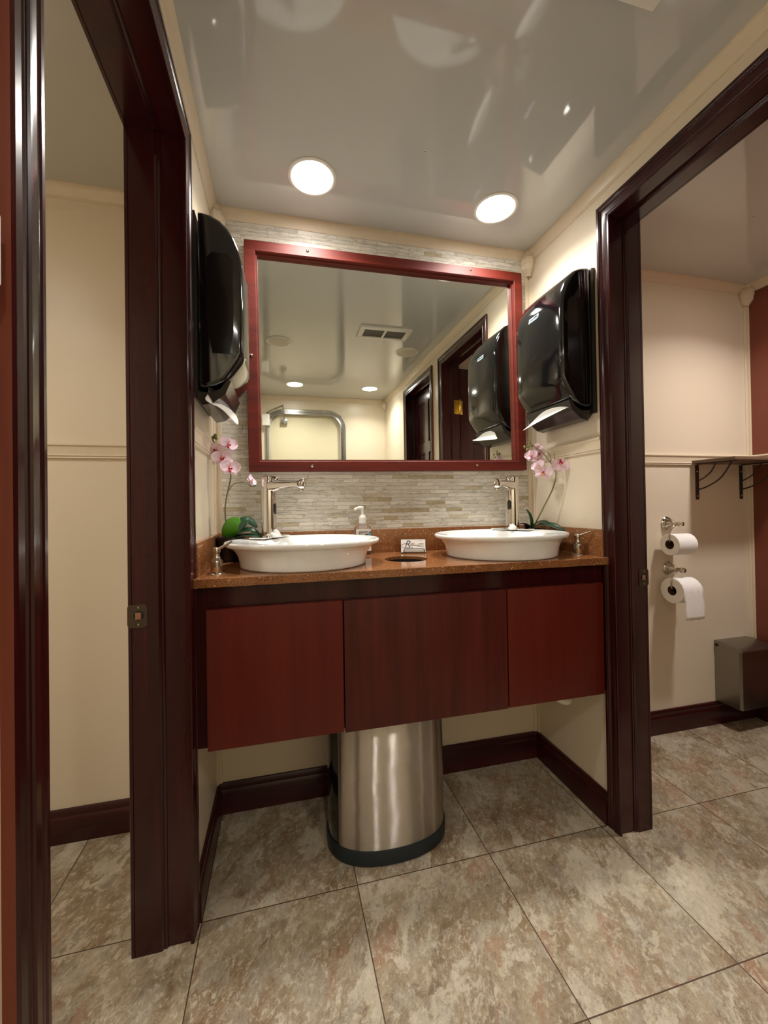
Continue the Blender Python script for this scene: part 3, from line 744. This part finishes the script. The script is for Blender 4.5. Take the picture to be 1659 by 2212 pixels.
for x_, z_ in ((.323, 1.937), (.951, 1.948), (.129, 1.553), (.329, 1.178), (.964, 1.187), (1.163, 1.56)):
    MB().lathe([(.0052, -.001), (.005, .0012), (.003, .0026), (.001, .003)], (x_, -.040, z_), (0, -1, 0), 16).build('screw', M['nickel'], mr, smooth=True)

# ---------------------------------------------------------------- paper towel dispensers
def dispenser(xw, s, label):
    """xw wall x, s = +1 body grows to +x"""
    y0, y1 = -.349, -.092; yc = (y0+y1)/2; hw = (y1-y0)/2
    root = empty('paper_towel_dispenser', (xw, yc, 1.32), label, 'paper towel dispenser', 'black towel dispensers on the side walls')
    prof = [(.020, 1.352), (.030, 1.349), (.060, 1.357), (.084, 1.372), (.098, 1.392), (.119, 1.424), (.1255, 1.436), (.1275, 1.450), (.1285, 1.56), (.1275, 1.665), (.1255, 1.695), (.120, 1.722), (.109, 1.750), (.094, 1.775), (.074, 1.795), (.052, 1.806), (.030, 1.810), (.020, 1.810)]
    zc_ = 1.58
    rows = []
    for t, inset in ((-1, .010), (-.985, .0045), (-.95, .0012), (-.90, 0), (-.6, 0), (-.3, 0), (0, 0), (.3, 0), (.6, 0), (.90, 0), (.95, .0012), (.985, .0045), (1, .010)):
        bow = .006*(1-t*t)
        row = []
        for dpt, z in prof:
            fr = max(0.0, (dpt-.02)/.108)
            dd = dpt + bow*fr - inset*(1 if fr > .1 else 0)
            zz = z - inset*math.copysign(1, z-zc_)*(1 if (z > 1.7 or z < 1.44) else 0)
            row.append((xw+s*max(dd, .02), yc+t*hw, zz))
        rows.append(row)
    MB().grid(rows, closed_v=True, cap0=True, cap1=True).build('cover', M['blackgloss'], root, smooth=True, angle=50)
    # back box against the wall
    bp_ = [(.0005, 1.330), (.014, 1.330), (.0165, 1.345), (.0165, 1.790), (.013, 1.806), (.0005, 1.808)]
    MB().grid([[(xw+s*d_, y_, z) for d_, z in bp_] for y_ in (y0-.004, y1+.004)], closed_v=True, cap0=True, cap1=True).build('back_plate', M['black'], root)
    # slot tray under the cover
    tp = [(.004, 1.350), (.004, 1.330), (.024, 1.306), (.050, 1.312), (.082, 1.338), (.096, 1.372), (.086, 1.376), (.070, 1.352), (.048, 1.340), (.020, 1.340)]
    tr = MB().grid([[(xw+s*d_, y_, z) for d_, z in tp] for y_ in (y0+.012, y1-.012)], closed_v=True, cap0=True, cap1=True).build('outlet_tray', M['smoke'], root, smooth=True, angle=25)
    # inset smoked side windows
    for y_, sg in ((y0, -1), (y1, 1)):
        yy = y_+.0006*sg
        o = MB(); pts_ = [(.040, 1.50), (.040, 1.69), (.052, 1.705), (.090, 1.705), (.105, 1.69), (.105, 1.50), (.095, 1.44), (.052, 1.44)]
        o.grid([[(xw+s*d_, yy-.0005*sg, z) for d_, z in pts_], [(xw+s*d_, yy+.0004*sg, z) for d_, z in pts_]], closed_v=True, cap0=True, cap1=True)
        o.build('side_window', M['smoke2'], root)
    # badge on the front
    o = MB(); zc2 = 1.692; d_ = .1305
    pts_ = []
    hy_, hz_ = .028, .0085
    yc2 = -.21
    ring0 = [(yc2-hy_, zc2-hz_*.6), (yc2-hy_*.6, zc2-hz_), (yc2+hy_, zc2-hz_), (yc2+hy_, zc2+hz_), (yc2-hy_, zc2+hz_)]
    o.grid([[(xw+s*(d_-.003), y_, z) for y_, z in ring0], [(xw+s*(d_+.0012-(z-zc2)*.16), y_, z) for y_, z in ring0]], closed_v=True, cap0=True, cap1=True)
    bd = o.build('badge', M['plate'], root)
    o = MB(); o.box(xw+s*(d_+.001), xw+s*(d_+.0016), yc2-.022, yc2+.022, zc2-.0018, zc2+.0018); o.build('badge_lettering', M['bluedark'], bd)
    return root
M['smoke2'] = simple('smoked_window_plastic', (26, 25, 24), .12)
dispenser(0, 1, 'black wall paper towel dispenser beside the left door frame, towel hanging crumpled')
dispenser(W, -1, 'black wall paper towel dispenser on the right wall, towel pulled out flat')
def sheet(name, rows, label, sub=2, thick=.0007):
    o = MB().grid(rows).build(name, M['paper'], smooth=True, angle=80)
    m_ = o.modifiers.new('s', 'SUBSURF'); m_.levels = m_.render_levels = sub
    m_ = o.modifiers.new('t', 'SOLIDIFY'); m_.thickness = thick
    dg = bpy.context.evaluated_depsgraph_get(); me = bpy.data.meshes.new_from_object(o.evaluated_get(dg)); o.modifiers.clear(); o.data = me
    return props(o, label, 'paper towel', 'paper towels hanging from the dispensers')
x = W
sheet('paper_towel', [[(x-.090, -.322, 1.352), (x-.092, -.27, 1.366), (x-.092, -.21, 1.368), (x-.092, -.16, 1.350)],
                      [(x-.096, -.335, 1.348), (x-.100, -.27, 1.354), (x-.100, -.20, 1.352), (x-.100, -.145, 1.336)],
                      [(x-.102, -.345, 1.345), (x-.106, -.28, 1.342), (x-.106, -.20, 1.336), (x-.106, -.125, 1.322)],
                      [(x-.110, -.350, 1.344), (x-.124, -.28, 1.330), (x-.126, -.20, 1.320), (x-.118, -.090, 1.306)]], 'white paper towel sheet sticking out under the right towel dispenser')
sheet('paper_towel', [[(.030, -.285, 1.372), (.035, -.24, 1.378), (.045, -.19, 1.372), (.055, -.15, 1.362)],
                      [(.040, -.330, 1.338), (.050, -.27, 1.352), (.062, -.21, 1.346), (.075, -.15, 1.336)],
                      [(.035, -.372, 1.316), (.062, -.30, 1.326), (.076, -.24, 1.318), (.095, -.17, 1.318)],
                      [(.040, -.368, 1.306), (.066, -.29, 1.312), (.084, -.24, 1.292), (.104, -.20, 1.272)]], 'crumpled white paper towel hanging from the left towel dispenser')

# ---------------------------------------------------------------- orchids
def petal(bm_, c, u, v, n, length, width, cup, tint, col_layer, round_=.5):
    """bm petal from c along u; v sideways; n normal"""
    nu, nv = 9, 6; grid_ = []
    for i in range(nu+1):
        t = i/nu; tt = min(.985, max(.02, t**round_)); w_ = width*max(.10, math.sqrt(max(0, 1-(2*tt-1)**2)))
        row = []
        for j in range(nv+1):
            q_ = (j/nv-.5)*2
            p_ = c + u*(length*t) + v*(w_*q_*.5) + n*(cup*(t*t*.9) + cup*.5*q_*q_ - .0010*math.sin(t*9+q_*4))
            row.append(bm_.verts.new(p_))
        grid_.append(row)
    for i in range(nu):
        for j in range(nv):
            try: f_ = bm_.faces.new([grid_[i][j], grid_[i][j+1], grid_[i+1][j+1], grid_[i+1][j]])
            except ValueError: continue
            for lp, (ii, jj) in zip(f_.loops, ((i, j), (i, j+1), (i+1, j+1), (i+1, j))):
                a_ = max(0, 1-ii/nu*2.6)*tint; lp[col_layer] = (a_, a_, a_, 1)
def flower(loc, nrm, size, root, rot_=0.0, lipm='lip', tint=.8):
    n = Vector(nrm).normalized(); up = Vector((0, 0, 1)); s_ = up.cross(n).normalized(); up = n.cross(s_)
    c = Vector(loc); bm_ = bmesh.new(); cl_ = bm_.loops.layers.color.new('tint')
    def dr(a_):
        a_ = math.radians(a_)+rot_; return s_*math.sin(a_)+up*math.cos(a_), s_*math.cos(a_)-up*math.sin(a_)
    for a_, ln, wd, cu in ((0, .95, .62, -.10), (128, .95, .60, -.10), (-128, .95, .60, -.10)):
        u_, v_ = dr(a_); petal(bm_, c-n*.0012, u_, v_, n, size*ln, size*wd, size*cu, tint, cl_, .9)
    for a_ in (68, -68):
        u_, v_ = dr(a_); petal(bm_, c, u_, v_, n, size*1.08, size*1.22, size*.14, tint, cl_, .8)
    bmesh.ops.recalc_face_normals(bm_, faces=bm_.faces)
    me = bpy.data.meshes.new('flower'); bm_.to_mesh(me); bm_.free(); me.materials.append(M['petal'])
    for p_ in me.polygons: p_.use_smooth = True
    o = bpy.data.objects.new('flower', me); COL.objects.link(o); o.parent = root; o.matrix_parent_inverse = root.matrix_world.inverted()
    # lip: two side lobes, a pointed mid lobe, column
    u_, v_ = dr(180); b = MB()
    for sg in (-1, 1):
        rows_ = [[c + v_*(sg*size*(.05+.16*t)) + u_*(size*(.06+.10*q_-.02*t)) + n*(size*(.08+.34*t-.12*q_*q_)) for q_ in (-1, -.3, .4, 1)] for t in (0, .35, .7, 1)]
        b.grid(rows_)
    rows_ = [[c + u_*(size*(.10+.42*t)) + v_*(q_*size*.15*math.sin(PI*(.25+.7*t))) + n*(size*(.18+.16*math.sin(t*2.6)-.05*q_*q_)) for q_ in (-1, -.35, .35, 1)] for t in (0, .3, .6, .85, 1)]
    b.grid(rows_)
    b.build('flower_lip', M[lipm], o, smooth=True)
    MB().tube([c+n*.0005-u_*(size*.02), c+n*(size*.2)-u_*(size*.03), c+n*(size*.30)+u_*(size*.05)], [size*.07, size*.075, size*.03], 8).build('flower_column', M['lip2'] if lipm == 'lip' else M['lip'], o, smooth=True)
def leaf(pts, width, mat, root, up=(0, 0, 1), fold=.25):
    P_ = catmull(pts, 5); n_ = len(P_); rows_ = []
    for i, p_ in enumerate(P_):
        d_ = (P_[min(i+1, n_-1)]-P_[max(i-1, 0)]).normalized(); sd = d_.cross(Vector(up)).normalized(); nn = sd.cross(d_)
        t = i/(n_-1); w_ = width*.5*max(.06, (math.sin(PI*min(.97, .12+.86*t**.85)))**.6)
        rows_.append([p_ + sd*(w_*q_) + nn*(w_*fold*abs(q_)) for q_ in (-1, -.7, -.35, 0, .35, .7, 1)])
    o = MB().grid(rows_).build('leaf', mat, root, smooth=True, angle=80)
    m_ = o.modifiers.new('t', 'SOLIDIFY'); m_.thickness = .0012
    return o
def bud(loc, r, root, ax=(0, 0, 1)):
    MB().lathe([(r*.25, -r*1.3), (r*.8, -r*.7), (r, 0), (r*.85, r*.7), (r*.35, r*1.3), (.0003, r*1.5)], loc, ax, 12).build('bud', M['bud'], root, smooth=True)

oc = (.058, -.064, CZ)
orl = empty('potted_orchid', oc, 'pink orchid with a bright green leaf, in a dark pot behind the left sink', 'orchid', 'potted orchids behind the sinks')
def pot(c, r, hgt, root):
    prof = [(r*.78, 0), (r*.80, .002), (r*.97, hgt-.010), (r, hgt-.009), (r, hgt), (r*.93, hgt), (r*.90, hgt-.008), (r*.1, hgt-.010)]
    MB().lathe(prof, c, seg=36).build('pot', M['pot'], root, smooth=True, angle=35)
pot(oc, .047, .079, orl)
st = catmull([(.050, -.075, .93), (.047, -.085, .979), (.046, -.095, 1.035), (.054, -.10, 1.081), (.065, -.105, 1.129), (.062, -.108, 1.161), (.047, -.108, 1.195), (.030, -.105, 1.220), (.014, -.095, 1.243), (.008, -.080, 1.258)], 6)
MB().tube(st, [.0024 if i < 26 else .0016 for i in range(len(st))], 8).build('stem', M['stem'], orl, smooth=True)
b = MB(); b.tube(catmull([(.058, -.101, 1.090), (.074, -.102, 1.111), (.107, -.105, 1.118), (.129, -.108, 1.103), (.143, -.11, 1.106)], 5), .0015, 7)
b.build('branch', M['stem'], orl, smooth=True)
MB().tube([(.064, -.108, 1.150), (.088, -.11, 1.163), (.095, -.11, 1.168)], .0010, 6).build('branch', M['stem'], orl, smooth=True)
MB().tube([(.030, -.105, 1.220), (.022, -.102, 1.240), (.021, -.10, 1.256)], .0011, 6).build('branch', M['stem'], orl, smooth=True)
flower((.066, -.128, 1.160), (.25, -1, .05), 0.0304, orl, .15)
flower((.043, -.124, 1.192), (.1, -1, .15), 0.0304, orl, -.2)
flower((.024, -.118, 1.217), (-.15, -1, .1), 0.0254, orl, .4)
flower((.060, -.116, 1.236), (.55, -1, .1), 0.0279, orl, .3)
flower((.130, -.118, 1.122), (.8, -.5, .3), 0.0186, orl, .9, 'lip2', .4)
for p_ in ((.010, -.082, 1.262), (.018, -.088, 1.268), (.022, -.10, 1.258), (.012, -.092, 1.246)): bud(p_, .0052, orl)
leaf([(.056, -.075, .935), (.058, -.092, .958), (.070, -.100, .985), (.092, -.100, .998)], .052, M['greenlight'], orl, (0, -1, .35), -.1)
leaf([(.060, -.072, .935), (.082, -.070, .970), (.112, -.066, .992), (.142, -.060, .968)], .050, M['greendark'], orl, (.1, -.6, 1), .15)
leaf([(.060, -.078, .934), (.090, -.092, .955), (.125, -.100, .960), (.158, -.105, .938)], .040, M['greendark'], orl, (0, -.4, 1), .2)
leaf([(.060, -.082, .933), (.090, -.105, .944), (.120, -.118, .946), (.150, -.128, .940)], .026, M['greendark'], orl, (0, -.3, 1), .2)

oc = (1.172, -.062, CZ)
orr = empty('potted_orchid', oc, 'pale pink orchid with dark green strap leaves, in a black pot behind the right sink', 'orchid', 'potted orchids behind the sinks')
pot(oc, .043, .078, orr)
st = catmull([(1.168, -.085, .93), (1.172, -.115, .972), (1.180, -.15, 1.028), (1.192, -.18, 1.086), (1.192, -.20, 1.143), (1.178, -.185, 1.187), (1.164, -.17, 1.216), (1.150, -.15, 1.240), (1.134, -.135, 1.258)], 6)
MB().tube(st, [.0026 if i < 22 else .0016 for i in range(len(st))], 8).build('stem', M['stem'], orr, smooth=True)
MB().tube([(1.192, -.199, 1.13), (1.190, -.20, 1.17), (1.188, -.20, 1.215)], .0012, 6).build('branch', M['stem'], orr, smooth=True)
b = MB(); b.tube(catmull([(1.180, -.188, 1.18), (1.186, -.18, 1.205), (1.178, -.17, 1.225)], 4), .0014, 6)
b.build('branch', M['stem'], orr, smooth=True)
flower((1.160, -.170, 1.148), (-.45, -1, .1), 0.0310, orr, .2, 'lip2', .5)
flower((1.205, -.205, 1.176), (-.25, -1, .1), 0.0316, orr, PI, 'lip', .35)
flower((1.148, -.160, 1.172), (-.9, -.8, .1), 0.0236, orr, -.5, 'lip2', .5)
flower((1.153, -.150, 1.195), (-.2, -1, .2), 0.0236, orr, .5, 'lip2', .35)
flower((1.158, -.150, 1.222), (-.2, -1, .1), 0.0229, orr, .1, 'lip', .35)
flower((1.134, -.140, 1.213), (-.8, -.9, 0), 0.0229, orr, -.3, 'lip', .5)
flower((1.156, -.150, 1.245), (-.5, -.8, .4), 0.0161, orr, .8, 'lip2', .8)
for p_ in ((1.116, -.125, 1.247), (1.124, -.128, 1.236), (1.134, -.13, 1.262), (1.144, -.13, 1.252), (1.131, -.128, 1.250)): bud(p_, .0042, orr)
leaf([(1.165, -.080, .935), (1.160, -.095, .958), (1.146, -.105, .990), (1.128, -.110, 1.012)], .016, M['greendark'], orr, (0, -1, .3), .3)
leaf([(1.170, -.080, .935), (1.182, -.115, .952), (1.198, -.165, .952), (1.210, -.215, .935)], .034, M['greendark'], orr, (-.4, 0, 1), .25)
leaf([(1.168, -.078, .935), (1.176, -.105, .958), (1.188, -.135, .962), (1.196, -.165, .945)], .030, M['greendark'], orr, (-.3, 0, 1), .25)
leaf([(1.160, -.075, .932), (1.145, -.085, .950), (1.130, -.085, .958), (1.118, -.075, .955)], .022, M['black'], orr, (0, 0, 1), .2)

# ---------------------------------------------------------------- waste bin under the counter
bc = (.535, -.215)
wb = empty('waste_bin', (bc[0], bc[1], 0), 'oval brushed steel waste bin with black base under the counter', 'waste bin')
def super_(hx, hy, z, ex=2.35, n=96, a0=0, a1=2*PI, cl=True, dy=0):
    o = []
    for i in range(n if cl else n+1):
        a_ = a0+(a1-a0)*i/n; ca, sa = math.cos(a_), math.sin(a_)
        yy = hy*math.copysign(abs(sa)**(2/ex), sa)
        o.append((bc[0]+hx*math.copysign(abs(ca)**(2/2.3), ca), bc[1]+yy+dy, z))
    return o
rows = [super_(.182, .118, 0), super_(.188, .124, .004), super_(.189, .125, .040), super_(.186, .122, .046)]
MB().grid(rows, closed_v=True, cap0=True, cap1=True).build('base_band', M['teal'], wb, smooth=True, angle=50)
rows = [super_(.184, .120, .044), super_(.184, .120, .60), super_(.180, .116, .604)]
MB().grid(rows, closed_v=True, cap0=True, cap1=False).build('side_shell', M['blackgloss'], wb, smooth=True, angle=50)
A0, A1 = PI*1.175, PI*1.865
rows = [super_(.1855, .1215, .0455, a0=A0, a1=A1, cl=False), super_(.1855, .1215, .598, a0=A0, a1=A1, cl=False)]
MB().grid(rows).build('steel_front', M['binsteel'], wb, smooth=True, angle=50)
rows = [super_(.188, .124, .598), super_(.188, .124, .622), super_(.15, .09, .624), super_(.14, .08, .60)]
MB().grid(rows, closed_v=True, cap1=True).build('rim', M['black'], wb, smooth=True, angle=50)

# white cloth glimpsed beneath the right door of the cabinet: pipe wrap
o = MB().tube(catmull([(.928, -.232, .837), (.93, -.232, .70), (1.0, -.24, .52), (1.12, -.25, .385), (1.18, -.25, .350), (1.203, -.20, .385), (1.203, -.06, .42), (1.203, -.0005, .42)], 6), .016, 14).build('drain_pipe', M['whiteplastic'], smooth=True)
props(o, 'white drain pipe bend just showing below the right cabinet door', 'pipe')

# ---------------------------------------------------------------- right cubicle fittings
def paper_holder(x, z, label):
    root = empty('toilet_paper_holder', (x, 0, z), label, 'toilet paper holder', 'toilet paper holders on the cubicle wall')
    MB().lathe([(.030, 0), (.030, .004), (.026, .008), (.027, .012), (.023, .018), (.014, .028), (.0095, .042), (.0085, .055), (.0105, .060)], (x, 0, z), (0, -1, 0), 28).build('rosette', M['nickel'], root, smooth=True, angle=35)
    MB().lathe([(.003, -.013), (.009, -.010), (.0125, 0), (.009, .010), (.002, .013)], (x, -.068, z), (0, -1, 0), 20).build('finial', M['nickel'], root, smooth=True)
    cx_, cz_ = x-.010, z-.056
    arc = [(x, -.060, z)] + [(cx_ - .056*math.sin(a_), -.062, cz_ + .050*math.cos(a_)+.004) for a_ in [PI*i/12 for i in range(1, 9)]]
    arc += [(cx_-.030, -.062, cz_-.030), (cx_-.01, -.062, cz_-.030), (cx_+.06, -.062, cz_-.030)]
    # ring: down the near side, through the core and out at the far side
    arc = [(x, -.060, z-.002), (x-.024, -.062, z-.006), (x-.046, -.063, z-.022), (x-.058, -.064, z-.048), (x-.056, -.064, z-.072), (x-.044, -.064, z-.080), (x-.02, -.064, z-.080), (x+.040, -.064, z-.080), (x+.054, -.064, z-.074), (x+.056, -.064, z-.062)]
    MB().tube(catmull(arc, 5), .0034, 10).build('ring_arm', M['nickel'], root, smooth=True)
    return root
def roll(x0, x1, y, z, r, rc, name, label, tail=None):
    root = empty(name, ((x0+x1)/2, y, z), label, 'toilet paper', 'toilet paper rolls on the holders')
    seg = 40
    rows_ = [[(xx, y+rad*math.cos(2*PI*i/seg), z+rad*math.sin(2*PI*i/seg)) for i in range(seg)] for xx, rad in ((x0, rc), (x0, r-.001), (x0+.001, r), (x1-.001, r), (x1, r-.001), (x1, rc))]
    MB().grid(rows_, closed_v=True).build('paper_roll', M['tissue'], root, smooth=True, angle=40)
    MB().grid([[(xx, y+rad*math.cos(2*PI*i/seg), z+rad*math.sin(2*PI*i/seg)) for i in range(seg)] for xx, rad in ((x0, rc), (x0, rc-.001), (x1, rc-.001), (x1, rc))], closed_v=True, closed_u=True).build('cardboard_core', M['card'], root, smooth=True, angle=40)
    if tail:
        rows_ = []
        for k_ in range(14):
            if k_ < 6: a_ = PI/2+PI/2*k_/5; p_ = (y+(r+.0006)*math.cos(a_), z+(r+.0006)*math.sin(a_))
            else: t_ = (k_-5)/8; p_ = (y-(r+.0006)-.004*math.sin(t_*2), z-tail*t_)
            rows_.append([(x0+(x1-x0)*j/8 + .0012*math.sin(k_*1.7), p_[0]-.0012*math.sin(j*2.1+k_), p_[1] + (.0022*math.sin(j*1.9) if k_ == 13 else 0)) for j in range(9)])
        o = MB().grid(rows_).build('hanging_sheet', M['tissue'], root, smooth=True, angle=80)
        m_ = o.modifiers.new('t', 'SOLIDIFY'); m_.thickness = .0008
    return root
paper_holder(1.916, .935, 'nickel open-arm toilet paper holder, upper of the two')
roll(1.858, 1.958, -.064, .846, .046, .0205, 'toilet_paper_roll', 'smaller white toilet paper roll on the upper holder')
paper_holder(1.921, .732, 'nickel open-arm toilet paper holder, lower of the two')
roll(1.866, 1.968, -.064, .646, .054, .0205, 'toilet_paper_roll', 'larger white toilet paper roll on the lower holder with its sheet hanging down', tail=.115)

# shelf with scroll brackets
sh = empty('corner_shelf', (2.24, 0, 1.205), 'brown wall shelf on two iron scroll brackets in the right cubicle', 'shelf')
box('board', M['shelf'], 2.06, XR-.001, -.19, -.0005, 1.2045, 1.2185, sh, bev=.002)
for x_ in (2.098, 2.365):
    b = MB(); b.box(x_-.009, x_+.009, -.004, -.0005, 1.04, 1.204, .001); b.box(x_-.009, x_+.009, -.165, -.0005, 1.2005, 1.2044, .001)
    b.tube(catmull([(x_, -.004, 1.085), (x_, -.05, 1.100), (x_, -.105, 1.135), (x_, -.150, 1.200)], 6), .0035, 8)
    b.tube(catmull([(x_, -.004, 1.125), (x_, -.035, 1.140), (x_, -.065, 1.165), (x_, -.085, 1.200)], 6), .003, 8)
    br = b.build('bracket', M['bronzeiron'], sh, smooth=True, angle=30)
    for z_ in (1.056, 1.17):
        MB().lathe([(.0045, 0), (.004, .0015), (.001, .0025)], (x_, -.004, z_), (0, -1, 0), 12).build('screw', M['nickel'], br)

# sanitary bin on the wall
sbn = empty('sanitary_bin', (2.26, -.06, .11), 'wall-mounted brushed steel sanitary bin with slanted lid, in the right cubicle', 'sanitary bin')
rows = []
x0, x1 = 2.180, 2.375
b = MB(); rows = [[(x0, -.001, z0_), (x1, -.001, z0_), (x1, -.108, z1_), (x0+.008, -.112, z1_), (x0, -.104, z1_)] for z0_, z1_ in ((.105, .105), (.362, .362))]
b.grid(rows, closed_v=True, cap0=True, cap1=True); b.build('bin_body', M['steel'], sbn, smooth=True, angle=30)
b = MB(); pr = [(-.001, .364), (-.001, .384), (-.03, .386), (-.10, .376), (-.118, .369), (-.121, .364), (-.117, .362)]
b.grid([[(xx, y_, z_) for y_, z_ in pr] for xx in (x0-.002, x1+.002)], closed_v=True, cap0=True, cap1=True); b.build('lid', M['steel'], sbn, smooth=True, angle=30)
MB().lathe([(.007, 0), (.007, .003), (.004, .004)], (x0-.001, -.012, .365), (-1, 0, 0), 16).build('lid_pivot', M['black'], sbn, smooth=True)

# ---------------------------------------------------------------- plate beside the near casing of the left doorway
o = box('wall_plate', M['whiteplastic'], .0002, .012, -1.165, -1.088, 1.212, 1.268, bev=.002)
props(o, 'small pale plastic plate on the wall beside the nearest door casing, at the picture edge', 'wall plate')

# ---------------------------------------------------------------- world, camera, colour
w = bpy.data.worlds.new('World'); scn.world = w; w.use_nodes = True
w.node_tree.nodes['Background'].inputs[0].default_value = (.02, .02, .02, 1)
cam = bpy.data.cameras.new('camera'); co = bpy.data.objects.new('camera', cam); COL.objects.link(co); scn.camera = co
yaw, pitch, roll_ = .23423, .008577, -.015054
fwd = Vector((math.sin(yaw)*math.cos(pitch), math.cos(yaw)*math.cos(pitch), math.sin(pitch)))
rt = Vector((math.cos(yaw), -math.sin(yaw), 0)); up = rt.cross(fwd)
r2 = rt*math.cos(roll_)+up*math.sin(roll_); u2 = -rt*math.sin(roll_)+up*math.cos(roll_)
mw = Matrix(((r2.x, u2.x, -fwd.x, .2220), (r2.y, u2.y, -fwd.y, -1.4575), (r2.z, u2.z, -fwd.z, 1.03695), (0, 0, 0, 1)))
co.matrix_world = mw
cam.sensor_width = 36; cam.lens = 862.97/2212*36; cam.clip_start = .01
cam.shift_x = (829.5-813.63)/2212; cam.shift_y = (1083.5-1106)/2212
vs_ = scn.view_settings; vs_.view_transform = 'Standard'; vs_.look = 'None'; vs_.gamma = 1; vs_.use_curve_mapping = False; vs_.exposure = 0.12
scn.cycles.max_bounces = 12; scn.cycles.diffuse_bounces = 6; scn.cycles.glossy_bounces = 6
scn.cycles.sample_clamp_indirect = 6
